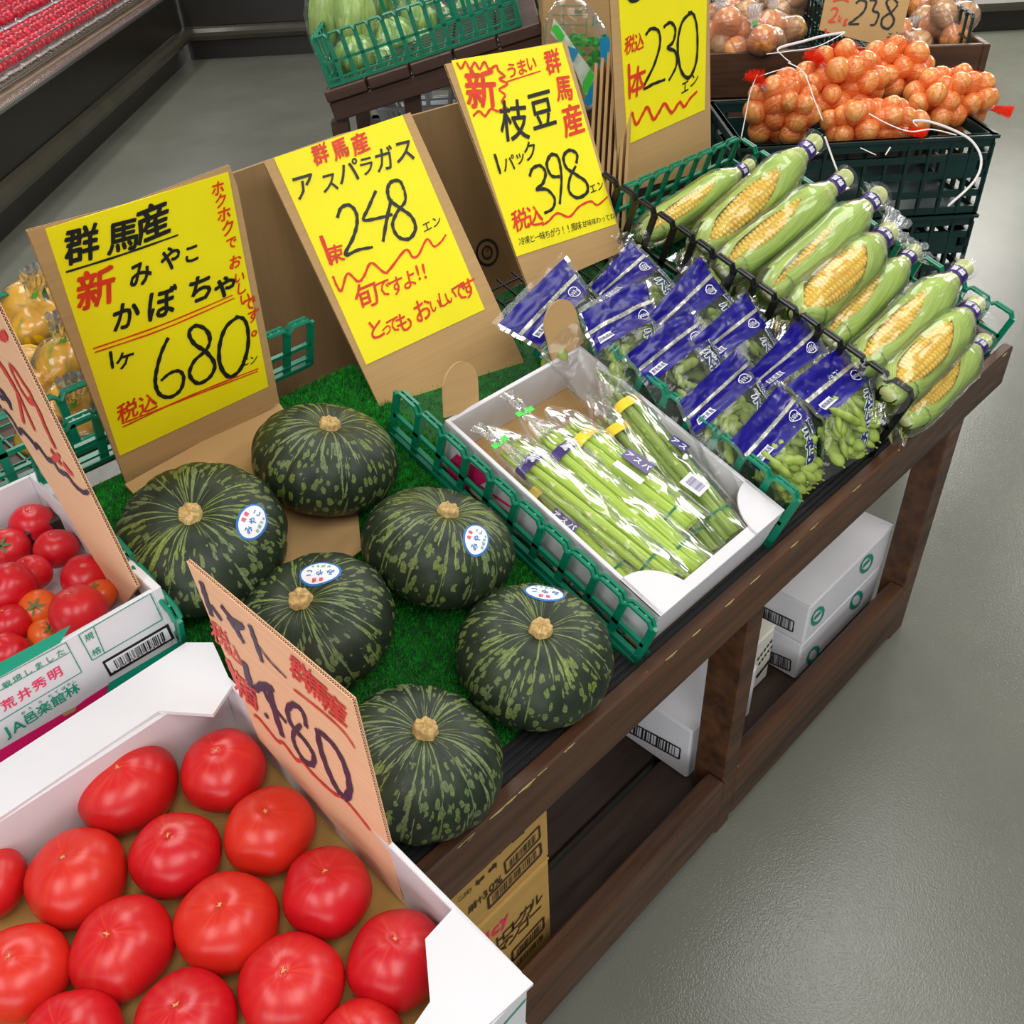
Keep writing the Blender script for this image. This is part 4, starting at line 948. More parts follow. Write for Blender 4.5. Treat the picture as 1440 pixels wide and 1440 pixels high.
# ------------------------------------------------------------------ tomato trays
TFT = math.radians(4)
tv = V((0, math.cos(TFT), math.sin(TFT))); tw = V((0, -math.sin(TFT), math.cos(TFT)))
TM_ = mat4(V((-.27, .288, .684)), UX, tv, tw)
TB = thing('tomato_box', 'white open cardboard box of large tomatoes at the lower left', 'box', TM_)
TW, TD, TH = .53, .487, .105
TBs = []
MB().box(0, TW, 0, TD, 0, .005).build('bottom_panel', 'cardboard_gold', TB)
for a in ((0, .006, 0, TD), (TW - .006, TW, .012, TD), (.006, TW - .006, 0, .006), (.006, TW - .006, TD - .006, TD)): MB().box(a[0], a[1], a[2], a[3], .005, TH, bev=.001).build('side_panel', 'white_card', TB)
FT = Frame(V((0, .288, .684)) + tw * (TH + .002), UX, tv)
def flap(poly_px, lab): 
    m = MB().sheet([FT.px(*q) for q in poly_px], -.003, .002); o = m.build('flap', 'white_card', TB, label=lab); o.matrix_local = TM_.inverted() @ FT.M; return o
flap([(638, 1278), (684, 1324), (750, 1384), (680, 1448), (560, 1475), (605, 1410), (598, 1322)], 'white front corner flap folded flat')
flap([(-60, 1185), (0, 1152), (224, 1001), (300, 1006), (327, 965), (300, 905), (262, 905), (0, 1075), (-60, 1110)], 'white rear flap folded flat towards the camera')
# front face print of the tomato box, barely in frame
FF = Frame(V((0, .2875, .70)), UX, tw); p = Pen(FF, z=.0015)
p.stroke('ink_teal', [(705, 1442), (738, 1404)], 2.2, False, 0); p.done(TB, 'print')
for o in TB.children:
    if o.name.startswith('print'): o.matrix_local = TM_.inverted() @ FF.M
def tomato_mesh(seed, R, flat, mat, scar=True):
    r = random.Random(seed); n = 26; prof = []
    for i in range(n + 1):
        a = PI * i / n; q = max(0.0, math.sin(a)); z = math.cos(a) * R * flat * (1 if a < PI / 2 else .92); rr = R * q ** .88
        z -= R * .035 * math.exp(-(rr / (R * .22)) ** 2) if a < PI / 2 else -R * .12 * math.exp(-(rr / (R * .3)) ** 2)
        prof.append((max(rr, .0004), z))
    def fn(q, a, t):
        k = math.sin(PI * t); s_ = 1 + k * (.018 * math.cos(5 * a + seed) + .03 * math.cos(2 * a + seed * 2) + .02 * noise.noise(V((math.cos(a) + seed, math.sin(a), t * 2))))
        return V((q.x * s_, q.y * s_, q.z * (1 + .05 * math.cos(a + seed))))
    me = MB().lathe(prof, 40, 0, None, fn, True).mesh('tomato', mat, True)
    m = MB(); zt = R * flat * (1 + .0) - R * .035
    for k in range(7):
        an = k * 2 * PI / 7 + r.uniform(-.2, .2); L = R * r.uniform(.05, .11); zz = R * flat * .985 - R * .02
        m.add([(math.cos(an + 1.5) * .0011, math.sin(an + 1.5) * .0011, zt + .0007), (math.cos(an - 1.5) * .0011, math.sin(an - 1.5) * .0011, zt + .0007), (math.cos(an) * L, math.sin(an) * L, zt + .0009 + L * .06)], [(0, 1, 2)])
    m.ball((0, 0, zt + .0004), .0014, 8, 4, ex=(1, 1, .5))
    return me, m.mesh('blossom_scar', 'scar')
TMS = [tomato_mesh(i, .045, .80 + .02 * (i % 3), 'tomato_skin') for i in range(5)]
TOM = [((180, 1108), 142, 'darkish tomato in the top row just below the box flap, left of two'), ((315, 1084), 126, 'tomato in the top row beside the peach sign'), ((248, 1203), 130, 'orange red tomato in the middle of the second row'),
       ((380, 1168), 133, 'pinkish crimson tomato touching the peach sign board'), ((109, 1234), 146, 'big tomato on the left of the second row'), ((460, 1254), 134, 'tomato at the right of the third row under the sign'),
       ((320, 1298), 150, 'big tomato in the centre of the box'), ((173, 1334), 148, 'orange tomato left of the central one'), ((-22, 1243), 120, 'tomato cut by the left edge in the second row'),
       ((30, 1368), 142, 'tomato cut by the left edge in the third row'), ((410, 1387), 154, 'big tomato at the lower centre right, beneath the third row'), ((558, 1350), 146, 'rightmost tomato next to the white corner flap'),
       ((262, 1440), 152, 'tomato cut by the bottom edge with a ringed blossom scar'), ((100, 1466), 150, 'tomato cut by the bottom edge near the left corner'), ((505, 1478), 140, 'tomato barely showing at the bottom edge beside the flap')]
for i, (c, d, lab) in enumerate(TOM):
    P = at_plane(c[0], c[1], TM_.translation + tw * .043, tw); dep = (P - CP).dot(FW); s_ = d * dep / F / .0945
    k = i % 5; M = frame_dir(P, V((math.cos(i * 2.1), math.sin(i * 2.1), 0)), tw + V((rnd.uniform(-.12, .12) - .05, rnd.uniform(-.1, .12) + .0, 0))) @ Matrix.Scale(s_, 4)
    o = link('tomato', TMS[k][0], None, M); tag(o, lab, 'tomato', 'large tomatoes in the front box'); link('blossom_scar', TMS[k][1], o)
# riser and second tray
tag(MB().box(-.45, .2, .90, 1.2, .69, .797, bev=.003).build('riser_block', 'wood_dark'), 'dark wooden riser under the rear tomato box', 'riser')
JM = mat4(V((-.24, .865, .799)), UX, V((0, 1, 0)), ZX)
JB = thing('tomato_box', 'printed white and green box of small tomatoes behind the front one', 'box', JM)
JW, JD, JH = .497, .345, .098
MB().box(0, JW, 0, JD, 0, .005).build('bottom_panel', 'white_card', JB)
for a in ((0, .006, 0, JD), (JW - .010, JW, 0, JD), (.006, JW - .010, 0, .006), (.006, JW - .010, JD - .006, JD)): MB().box(a[0], a[1], a[2], a[3], .005, JH, bev=.001).build('side_panel', 'white_card', JB)
JF = Frame(V((0, .865, .84)), UX, ZX); p = Pen(JF, lc(1 / 4.3636, 0, 800), z=.0006)
p.poly('ink_teal', [(-300, 730), (430, 345), (368, 452), (-300, 830)]); p.poly('ink_teal', [(665, 700), (1118, 432), (1148, 466), (655, 785), (570, 838), (648, 770)])
p.poly('ink_pink', [(-300, 1245), (0, 1108), (380, 888), (400, 902), (460, 868), (470, 840), (520, 800), (665, 706), (650, 775), (570, 838), (0, 1195), (-300, 1360)])
p.poly('cardboard', [(372, 888), (395, 902), (460, 868), (468, 838)], .0004) if 'cardboard' in MATS else None
p.outline('ink_green', [(480, 405), (920, 150), (995, 310), (565, 560)], 1.3); p.stroke('ink_green', [(572, 355), (640, 515)], 1.3, False, 0)
p.ch('ink_green', '規', 545, 415, 12); p.ch('ink_green', '格', 590, 505, 12)
Q = [(625, 570), (1030, 335), (1070, 425), (675, 660)]; p.poly('ink_black', Q); cq = V((850, 498))
Q2 = [cq + (V(q_) - cq) * .93 for q_ in Q]; Q2 = [(643, 575), (1018, 357), (1050, 424), (682, 637)]
p.z = .0010; p.poly('paper_white', Q2); p.z = .0014
p.barcode('ink_black', [(690, 560), (1003, 376), (1022, 428), (715, 608)], 30, 5)
for k, c in enumerate('4908520012399'): p.ch('ink_black', c, (697, 742, 768, 794, 820, 846, 872, 898, 922, 944, 966, 986, 1004)[k], (628, 600, 585, 570, 556, 541, 526, 511, 497, 484, 471, 459, 448)[k], 5.2, shear=0)
p.z = .0006
for c, x, y in (('栽', 40, 708), ('培', 105, 668), ('し', 170, 632), ('ま', 235, 592), ('し', 302, 552), ('た', 370, 513)): p.ch('ink_green', c, x, y, 11.5, shear=0)
for c, x, y in (('荒', 50, 825), ('井', 148, 765), ('秀', 240, 703), ('明', 335, 642)): p.ch('ink_red', c, x, y, 18.5, shear=0, bold=.015)
for c, x, y in (('J', 38, 1000), ('A', 108, 962), ('邑', 185, 910), ('楽', 268, 855), ('館', 357, 800), ('林', 440, 745)): p.ch('ink_green', c, x, y, 18, shear=0, bold=.02)
for c, x, y in (('お', 140, 882), ('う', 182, 855), ('ら', 245, 815), ('た', 305, 778), ('て', 345, 753), ('ば', 388, 730), ('や', 420, 708), ('し', 452, 690)): p.ch('ink_green', c, x, y, 5.5, shear=0)
for a in ([(-60, 700), (402, 450)], [(402, 450), (500, 632)], [(500, 632), (-60, 968)], [(-60, 778), (425, 512)]): p.stroke('ink_green', a, 1.2, False, 0)
for m_, mb_ in p.mb.items(): o = mb_.build('print', m_, JB); o.matrix_local = JM.inverted() @ JF.M
JT = {k: [tomato_mesh(10 + i, .035, .9, k) for i in range(3)] for k in ('tomato_red', 'tomato_orange')}
cal = MB(); r = random.Random(2)
for k in range(6):
    an = k * PI / 3; L = .017; d = V((math.cos(an), math.sin(an), 0)); q = V((-d.y, d.x, 0))
    cal.add([d * .002 + q * .002 + V((0, 0, .0315)), d * .002 - q * .002 + V((0, 0, .0315)), d * L * .6 - q * .0022 + V((0, 0, .0315)), d * L + V((0, 0, .030 + .002 * (k % 2))), d * L * .6 + q * .0022 + V((0, 0, .0325))], [(0, 1, 2, 3, 4)])
cal.tube([(0, 0, .029), (0, .001, .036), (.002, .003, .041)], .0014, 5); CAL = cal.mesh('calyx', 'calyx', True)
JTOM = [((47, 738), 64, 0, 0, .05, 'small tomato at the back of the printed box'), ((80, 772), 61, 0, 0, .045, 'round small tomato beside the leaning sign'), ((12, 772), 62, 0, 1, .045, 'small tomato at the left edge, back row'),
        ((44, 808), 58, 0, 0, .05, 'small tomato half hidden in the middle of the heap'), ((14, 826), 72, 0, 0, .062, 'smooth small tomato piled high at the left edge'), ((120, 812), 68, 0, 0, .04, 'small tomato in the front right corner of the printed box'),
        ((110, 860), 82, 0, 0, .066, 'largest glossy tomato piled against the printed front'), ((55, 858), 60, 1, 1, .04, 'orange tomato with a green star calyx facing up'), ((14, 878), 62, 0, 0, .045, 'small tomato below the high one at the left edge'),
        ((10, 918), 62, 0, 0, .04, 'small tomato by the front panel at the left edge'), ((66, 894), 52, 1, 1, .032, 'orange tomato with its calyx just above the front panel'), ((142, 836), 46, 1, 1, .036, 'little orange tomato peeping out at the right'), ((-35, 860), 70, 0, 0, .045, 'small tomato just outside the left edge')]
for i, (c, d, mt, ca, h, lab) in enumerate(JTOM):
    P = at_z(c[0], c[1], .80 + h); dep = (P - CP).dot(FW); s_ = d * dep / F / .072; k = i % 3
    up = V((rnd.uniform(-.3, .3), rnd.uniform(-.5, .1), 1)) if not ca else ((CP - P).normalized() * .7 + V((-.1, -.2, .5)))
    M = frame_dir(P, V((math.cos(i * 1.3), math.sin(i * 1.3), 0)), up) @ Matrix.Scale(s_, 4)
    me, sc2 = JT['tomato_orange' if mt else 'tomato_red'][k]; o = link('tomato', me, None, M); tag(o, lab, 'tomato', 'small tomatoes in the printed box')
    link('calyx', CAL, o) if ca else link('blossom_scar', sc2, o)
# signs standing in the tomato boxes
S5 = Frame(V((.252, .6, .83)), V((.02, -1, 0)), V((.04, 0, 1)))
t = sign('peach cardboard price sign with violet digits standing in the tomato box', S5, [(262, 789), (495, 985), (567, 1270), (364, 1039)], None, edge='cardboard_peach')
p = Pen(S5, lc(.3472, 260, 780), z=.0004)
V5 = 'marker_violet'
for a, w_ in (([(65, 110), (85, 175), (110, 250)], 6), ([(105, 205), (150, 268)], 4), ([(145, 205), (190, 262), (236, 288)], 4.5), ([(172, 250), (205, 300), (240, 360)], 5), ([(236, 288), (200, 300)], 5), ([(262, 285), (285, 352), (314, 436)], 5.5), ([(300, 372), (345, 432), (412, 500)], 2),
              ([(240, 435), (262, 520), (288, 618)], 7), ([(285, 545), (320, 532), (358, 545)], 6), ([(318, 545), (345, 600), (412, 682)], 4), ([(342, 548), (365, 640), (396, 738)], 7), ([(326, 642), (336, 664)], 4),
              ([(492, 700), (478, 640), (442, 608), (416, 630), (432, 690), (490, 760), (522, 815), (515, 850), (480, 830), (445, 770), (440, 725), (470, 690)], 5), ([(538, 710), (548, 780), (582, 880), (620, 955), (650, 985), (668, 945), (645, 850), (600, 770), (540, 712)], 6.5)): p.stroke(V5, a, w_)
for c, x, y, s_ in (('税', 142, 330, 26), ('込', 200, 398, 20), ('箱', 245, 548, 32), ('群', 470, 480, 34), ('馬', 540, 552, 34), ('産', 610, 622, 34)): p.ch('marker_coral', c, x, y, s_ * .8, bold=.02)
p.stroke('marker_coral', [(172, 425), (195, 480), (220, 535)], 6)
p.stroke('marker_coral', [(280, 650), (296, 660), (330, 700), (375, 755), (400, 765), (450, 830), (475, 838), (520, 890), (600, 965), (640, 985), (690, 1040), (752, 1118)], 2.6); p.stroke('marker_coral', [(440, 545), (560, 640), (640, 715), (690, 785)], 2.2)
p.done(t)
S6 = Frame(V((.236, 1.0, .95)), V((0, -1, 0)), ZX)
t = sign('peach cardboard sign with red digits at the left edge, leaning in the printed box', S6, [(-75, 285), (3, 446), (192, 826), (176, 850), (166, 842), (0, 568), (-75, 468)], None, edge='cardboard_peach')
p = Pen(S6, lc(.2778, 0, 440), z=.0004)
for a, w_ in (([(-20, 230), (40, 320), (85, 400)], 5), ([(85, 392), (120, 560)], 3), ([(45, 262), (75, 290), (110, 345), (158, 420), (155, 455), (115, 405), (70, 320), (48, 268)], 3), ([(90, 405), (178, 600)], 3), ([(150, 440), (185, 475), (232, 585), (282, 690)], 4), ([(-6, 118), (15, 120), (30, 103)], 5), ([(255, 690), (285, 735), (312, 770)], 4), ([(268, 745), (300, 720)], 3), ([(325, 760), (335, 785), (368, 820)], 4)): p.stroke('marker_coral', a, w_)
p.stroke('marker_violet', [(20, 490), (60, 540), (100, 608), (108, 592), (165, 655), (180, 680), (190, 672), (240, 740), (268, 752), (300, 800), (340, 822), (375, 870), (420, 908), (448, 905)], 2.6)
p.stroke('marker_violet', [(-5, 385), (25, 420), (60, 492)], 3.5); p.stroke('marker_violet', [(0, 425), (40, 440), (50, 470)], 3)
p.done(t)
# ------------------------------------------------------------------ boxes on the lower shelf
def carton(label, x0, x1, y0, y1, z0, z1, mat, marks=None, rot=0):
    M = Matrix.Translation(((x0 + x1) / 2, (y0 + y1) / 2, z0)) @ Matrix.Rotation(rot, 4, 'Z'); a, b, h = (x1 - x0) / 2, (y1 - y0) / 2, z1 - z0
    t = thing('carton', label, 'carton', M)
    MB().box(-a, a, -b, b, 0, h - .004, bev=.004).build('body', mat, t)
    MB().box(-a, a, -b, -.001, h - .004, h, bev=.0015).build('top_flap', mat, t); MB().box(-a, a, .001, b, h - .004, h, bev=.0015).build('top_flap', mat, t)
    if marks:
        fr = Frame(V((x0, y0 - .0008, z0)), UX, ZX); p = Pen(fr, z=.0006); marks(p)
        for m_, mb_ in p.mb.items(): o = mb_.build('print', m_, t); o.matrix_local = M.inverted() @ fr.M
    return t
z6 = (1 / 6, 620, 1120)
def mk1(p):
    p.T = lc(*z6); 
    for c, x, y in (('マ', 420, 500), ('ン', 535, 400), ('ゴ', 650, 300), ('ー', 745, 195)): p.ch('ink_brown', c, x, y, 18, shear=0, bold=.02)
    p.line('ink_brown', '果汁30%', 262, 938, 482, 712, 10, shear=0, bold=.02); p.line('ink_brown', 'こぶり', 160, 860, 240, 795, 7, shear=0)
    p.stroke('ink_brown', [(300, 738), (365, 672)], 3.6, False, 0); p.poly('ink_brown', [(288, 750), (330, 738), (300, 700)]); p.stroke('ink_brown', [(400, 638), (455, 580)], 3.6, False, 0); p.poly('ink_brown', [(470, 560), (468, 606), (430, 572)])
    p.outline('ink_brown', [(535, 555), (825, 250), (835, 350), (548, 650)], 2); p.barcode('ink_brown', [(575, 545), (800, 305), (805, 365), (580, 600)], 22, 1)
    p.outline('ink_brown', [(395, 850), (835, 395), (845, 485), (405, 945)], 2.4); p.barcode('ink_brown', [(430, 835), (810, 440), (815, 495), (435, 895)], 30, 2)
def mk2(p):
    p.T = lc(*z6); 
    for c, x, y in (('i', 395, 1180), ('c', 458, 1120), ('y', 532, 1035)): p.ch('ink_red', c, x, y, 15, shear=0, bold=.03)
    for c, x, y in (('ト', 490, 1215), ('ロ', 565, 1140), ('ピ', 640, 1060), ('カ', 722, 965), ('ル', 800, 880), ('マ', 525, 1262), ('ン', 610, 1180), ('ゴ', 695, 1085), ('ー', 795, 975)): p.ch('ink_brown', c, x, y, 14, shear=0, bold=.02)
    p.outline('ink_brown', [(600, 1310), (862, 1020), (866, 1110), (604, 1390)], 2); p.barcode('ink_brown', [(640, 1290), (845, 1060), (848, 1110), (644, 1345)], 20, 3); p.barcode('ink_brown', [(640, 1390), (862, 1150), (866, 1190), (644, 1440)], 20, 4)
carton('brown mango drink carton on top of its twin under the stand', .20, .562, .55, .80, .33, .575, 'cardboard_gold', mk1)
carton('brown mango drink carton at the bottom, on the lower shelf', .20, .558, .547, .80, .081, .328, 'cardboard_gold', mk2)
c4 = lc(.3194, 840, 700)
def mw(q1, q2, txt):
    def f(p):
        p.T = c4
        p.outline('ink_black', q1, 1.6); c = sum((V(a) for a in q1), V((0, 0))) / 4; p.barcode('ink_black', [c + (V(a) - c) * .86 for a in q1], 24, 7)
        for (a, b) in txt: p.stroke('ink_green', [(a[0], a[1]), (b[0], b[1])], 0.1, False, 0)
    return f
def side_print(t, X, items, end=True): # marks on a carton's long face
    pass
def mA(p): # long faces towards the aisle
    p.T = c4
    for (x, y) in ((970, 520), (1185, 290)): p.outline('ink_green', [(x + 26 * math.cos(a), y + 30 * math.sin(a) - 20 * math.cos(a)) for a in [i * .7 for i in range(9)]], 2.2); p.stroke('ink_green', [(x - 14, y + 12), (x + 14, y - 18)], 3)
def mB(p):
    p.T = c4
    for (x, y) in ((950, 690), (1140, 450)): p.outline('ink_green', [(x + 24 * math.cos(a), y + 28 * math.sin(a) - 18 * math.cos(a)) for a in [i * .7 for i in range(9)]], 2.2)
def mC(p):
    p.T = c4; p.outline('ink_green', [(480 + 22 * math.cos(a), 1060 + 34 * math.sin(a) - 16 * math.cos(a)) for a in [i * .7 for i in range(9)]], 3); p.stroke('ink_green', [(470, 1080), (492, 1040)], 4)
def mD(p):
    p.T = c4
    for k in range(5): p.stroke('ink_black', [(705 + k * 14, 716 - k * 19), (713 + k * 14, 700 - k * 19)], 2.2, False)
    for k in range(5): p.stroke('ink_black', [(712 + k * 13, 735 - k * 18), (716 + k * 13, 722 - k * 18)], 2.0, False)
    for k in range(2): p.stroke('ink_black', [(700, 790 + 60 * k), (770, 700 + 60 * k)], 3, False, 0)
def endprint(t, X, y0, y1, z0, z1, q, seed): # barcode on the end face
    fr = Frame(V((X - .0008, y1, z0)), V((0, -1, 0)), ZX); p = Pen(fr, c4, z=.0005)
    p.outline('ink_black', q, 1.6); c = sum((V(a) for a in q), V((0, 0))) / 4; p.barcode('ink_black', [c + (V(a) - c) * .88 for a in q], 26, seed)
    for m_, mb_ in p.mb.items(): o = mb_.build('print', m_, t); o.matrix_local = t.matrix_world.inverted() @ fr.M
t = carton('white vegetable carton with a barcode, upper of the two at the right end', 1.322, 1.665, .55, .80, .193, .303, 'white_card', mA); bpy.context.view_layer.update(); endprint(t, 1.322, .55, .80, .193, .303, [(700, 465), (866, 545), (860, 590), (694, 510)], 11)
t = carton('white vegetable carton with a barcode, lower of the two at the right end', 1.326, 1.66, .552, .80, .081, .191, 'white_card', mB); bpy.context.view_layer.update(); endprint(t, 1.326, .55, .80, .081, .191, [(700, 650), (852, 715), (848, 762), (696, 697)], 12)
t = carton('white vegetable carton with a long barcode left of the middle post', .968, 1.185, .572, .86, .081, .226, 'white_card', mC); bpy.context.view_layer.update(); endprint(t, .968, .57, .86, .081, .226, [(60, 940), (366, 1105), (360, 1150), (54, 985)], 13)
carton('cream carton with black print just behind the middle post', 1.196, 1.296, .602, .84, .081, .235, 'cream_card', mD)
# ------------------------------------------------------------------ citrus on the far stand
cst = thing('wooden_bench', 'dark wooden bench behind the tomato boxes carrying the citrus bags', 'bench', Matrix())
for i in range(4): MB().box(-.35, .62, 1.24 + i * .11, 1.345 + i * .11, .84, .862, bev=.003).build('top_board', 'wood_far', cst)
for x, y in ((-.33, 1.26), (.57, 1.26), (-.33, 1.63), (.57, 1.63)): MB().box(x, x + .045, y - .02, y + .025, 0, .84, bev=.003).build('leg', 'wood_far', cst)
basket('mesh_basket', 'green mesh basket of citrus bags behind the left price signs', mat4(V((-.25, 1.26, .864)), UX, V((0, 1, 0)), ZX), .78, .40, .10, 'green_plastic', 'LRFB', (16, 8))
def bag_of(name, label, cat, C, items, mat, film_m, neck=None, group=None, tape='tape_green', net=False, k=10, infl=1.10, partname='citrus_fruit', tip=None):
    t = thing(name, label, cat, Matrix.Translation(C), group)
    for (p_, r_, a) in items:
        m = MB(); m.ball((0, 0, 0), r_, 14, 10, 0, top=lambda q, an, tt: q * (1 + .03 * math.cos(3 * an + r_ * 900)) + V((0, 0, (tip or 0) * math.exp(-(q.x ** 2 + q.y ** 2) / .02) * (1 if q.z > 0 else -.3))))
        m.build(partname, mat if isinstance(mat, str) else mat[int(r_ * 1e5) % len(mat)], t, Matrix.Translation(p_) @ Matrix.Rotation(a, 4, 'X') @ Matrix.Rotation(a * 2.3, 4, 'Y'), smooth=True)
    cen = sum((V(i_[0]) for i_ in items), V()) / len(items)
    vs = []; nu, nv = 16, 26
    def ext(d, x0=cen):
        best = .01
        for (p_, r_, a) in items:
            R_ = r_ * infl; q = x0 - V(p_); b = q.dot(d); c = q.dot(q) - R_ * R_; disc = b * b - c
            if disc > 0: best = max(best, -b + math.sqrt(disc))
        return best
    rad = [[ext(V((math.sin(PI * i / nu) * math.cos(2 * PI * j / nv), math.sin(PI * i / nu) * math.sin(2 * PI * j / nv), math.cos(PI * i / nu)))) for j in range(nv)] for i in range(nu + 1)]
    for _ in range(2): rad = [[max(rad[i][j] * .97, (rad[i][j] * 2 + rad[max(0, i - 1)][j] + rad[min(nu, i + 1)][j] + rad[i][(j + 1) % nv] + rad[i][j - 1]) / 6) for j in range(nv)] for i in range(nu + 1)]
    m = MB(); m.grid(lambda i, j: cen + V((math.sin(PI * i) * math.cos(2 * PI * j), math.sin(PI * i) * math.sin(2 * PI * j), math.cos(PI * i))) * rad[round(i * nu)][round(j * nv) % nv] * (1 + (.03 * noise.noise(V((i * 14, math.cos(6.28 * j) * 4, math.sin(6.28 * j) * 4))) if not net else 0)), nu, nv)
    m.build('net_bag' if net else 'clear_bag', film_m, t, smooth=True)
    if neck:
        d = V(neck).normalized(); b0 = cen + d * (ext(d) * .95); T = frame_dir(b0, d, V((.1, .2, 1)))
        m = MB()
        for q_ in range(5): m.grid(lambda i, j: V((-.012 + .07 * i, (j - .5) * (.02 + .05 * abs(i - .2)), .012 * math.sin(q_ * 2 + j * 9 + i * 3) * (.3 + i))), 8, 8)
        m.build('bag_neck', film_m if net else 'film_gather', t, T, smooth=True)
        MB().tube([(-.002, 0, 0), (.010, 0, 0)], .0075, 10).build('neck_tape', tape, t, T)
    return t
def cluster(n, sx, sy, sz, r0, seed):
    r = random.Random(seed); it = []
    for k in range(n):
        best = None
        for _ in range(60):
            u = V((r.uniform(-1, 1), r.uniform(-1, 1), r.uniform(-1, 1)))
            if u.length > 1: continue
            p_ = V((u.x * sx, u.y * sy, u.z * sz)); d = min([(p_ - q[0]).length for q in it] or [9])
            if best is None or d > best[0]: best = (d, p_)
        it.append((best[1], r0 * r.uniform(.88, 1.1), r.uniform(0, 6)))
    return it
for i, (x, y, dep, n_, lab) in enumerate(((38, 440, 1.62, 7, 'bag of yellow green citrus at the far left edge, highest of the heap'), (120, 455, 1.70, 6, 'bag of citrus close to the pumpkin sign, rearmost'), (70, 520, 1.5, 5, 'bag of citrus with a green neck tape behind the peach sign'), (100, 590, 1.42, 4, 'nearest bag of citrus against the green basket front'))):
    bag_of('citrus_bag', lab, 'citrus bag', at_depth(x, y, dep), cluster(n_, .06, .05, .035, .037, 30 + i), 'citrus', 'film', (.2, -.4, .7), 'bags of citrus', k=6)
tag(MB().box(-.02, .16, 0, .004, 0, .16).build('yellow_card_sheet', 'yellow_card', None, mat4(V((-.32, 1.215, .87)), V((.93, .3, 0)), V((-.3, .93, 0)), ZX)), 'yellow card strip at the far left edge behind the white box', 'card')
# ------------------------------------------------------------------ onion crates and net bags
cFL = at_depth(1045, 198, 2.4); cz = .848
KM = mat4(V((cFL.x, cFL.y, 0)), BX, AX, ZX)
cL, cD, cH = .66, .44, .205
for lv in range(4):
    z0 = lv * (cH + .005)
    t = thing('crate', ['dark green plastic crate at the bottom of the onion stack, on the floor', 'dark green plastic crate second from the floor in the onion stack', 'dark green plastic crate second from the top, behind the corn', 'top dark green plastic crate heaped with onion nets'][lv], 'crate', KM @ Matrix.Translation((0, 0, z0)))
    MB().box(.01, cL - .01, .01, cD - .01, 0, .008).build('bottom_panel', 'dark_green_plastic', t)
    for s_ in range(4):
        m = MB(); L = (cL, cL, cD, cD)[s_]
        M = [Matrix(), Matrix.Translation((0, cD, 0)) @ Matrix.Diagonal((1, -1, 1, 1)), Matrix.Rotation(PI / 2, 4, 'Z') @ Matrix.Diagonal((1, -1, 1, 1)), Matrix.Translation((cL, 0, 0)) @ Matrix.Rotation(PI / 2, 4, 'Z')][s_]
        m.box(0, L, 0, .012, cH - .03, cH, M=M); m.box(-.006, L + .006, -.008, .014, cH - .008, cH, M=M)
        for z in (.0, .045, .095, .14): m.box(0, L, .0, .01, z, z + .018, M=M)
        nb = int(L / .055)
        for k in range(nb + 1): x = k * L / nb; m.box(max(0, x - .004), min(L, x + .004), -.003, .009, 0, cH - .02 if not (L * .35 < x < L * .65) else .14, M=M)
        m.box(L * .36, L * .64, .002, .01, .155, .158, M=M)
        for k in range(2): m.box(L * (.05 + .75 * k), L * (.2 + .75 * k), -.001, .012, .1, .14, M=M)
        m.build('side_panel', 'dark_green_plastic', t)
ON = [((1100, 155), 2.47, 30, (.08, .055, .075), 'red net of onions at the left end of the crate'), ((1180, 118), 2.55, 40, (.105, .07, .09), 'largest red net of onions heaped in the middle of the crate'), ((1258, 100), 2.66, 28, (.10, .06, .07), 'red net of onions at the back beneath the cardboard price card'),
      ((1335, 142), 2.58, 32, (.11, .07, .07), 'red net of onions at the right end of the crate'), ((1228, 172), 2.47, 28, (.13, .04, .045), 'red net of onions lying low at the front of the crate')]
OT = []
for i, ((x, y), dep, n_, sz, lab) in enumerate(ON):
    it = cluster(n_, *sz, .031, 70 + i)
    # sizes along the shop axes
    Rm = mat4(V((0, 0, 0)), BX, AX, ZX); it = [(Rm @ V(p_), r_, a) for p_, r_, a in it]
    OT.append(bag_of('onion_net', lab, 'onion net', at_depth(x, y, dep), it, 'onion_skin', 'red_net', (-.5, .2, .5) if i < 2 else (.2, -.9, -.1), 'nets of onions in the crate', 'ribbon_white', True, infl=1.06, partname='onion', tip=.009))
def ribbon(par, pts, dep, w_=.006):
    P = [at_depth(x, y, d) for (x, y), d in zip(pts, dep)]; Q = []
    for i in range(len(P) - 1):
        p0 = P[max(0, i - 1)]; p1 = P[i]; p2 = P[i + 1]; p3 = P[min(len(P) - 1, i + 2)]
        for j in range(5): t = j / 5; Q.append(.5 * ((2 * p1) + (p2 - p0) * t + (2 * p0 - 5 * p1 + 4 * p2 - p3) * t * t + (3 * p1 - p0 - 3 * p2 + p3) * t ** 3))
    Q.append(P[-1]); Mi = par.matrix_world.inverted(); MB().tube([Mi @ q for q in Q], w_ * .55, 6, flat=.3).build('ribbon', 'ribbon_white', par, smooth=True)
bpy.context.view_layer.update()
ribbon(OT[0], [(1065, 105), (1055, 130), (1048, 165), (1042, 195)], [2.38] * 4, .003); ribbon(OT[0], [(1066, 108), (1090, 100), (1110, 95)], [2.4] * 3, .005)
ribbon(OT[1], [(1112, 88), (1100, 78), (1095, 68), (1130, 58), (1160, 50), (1188, 46)], [2.42] * 6, .006); ribbon(OT[1], [(1188, 46), (1150, 65), (1110, 72), (1078, 76)], [2.41] * 4, .005)
ribbon(OT[1], [(1108, 88), (1130, 102), (1145, 140), (1157, 170)], [2.36] * 4, .007); ribbon(OT[4], [(1222, 160), (1250, 175), (1280, 185), (1310, 182), (1345, 190)], [2.36] * 5, .007)
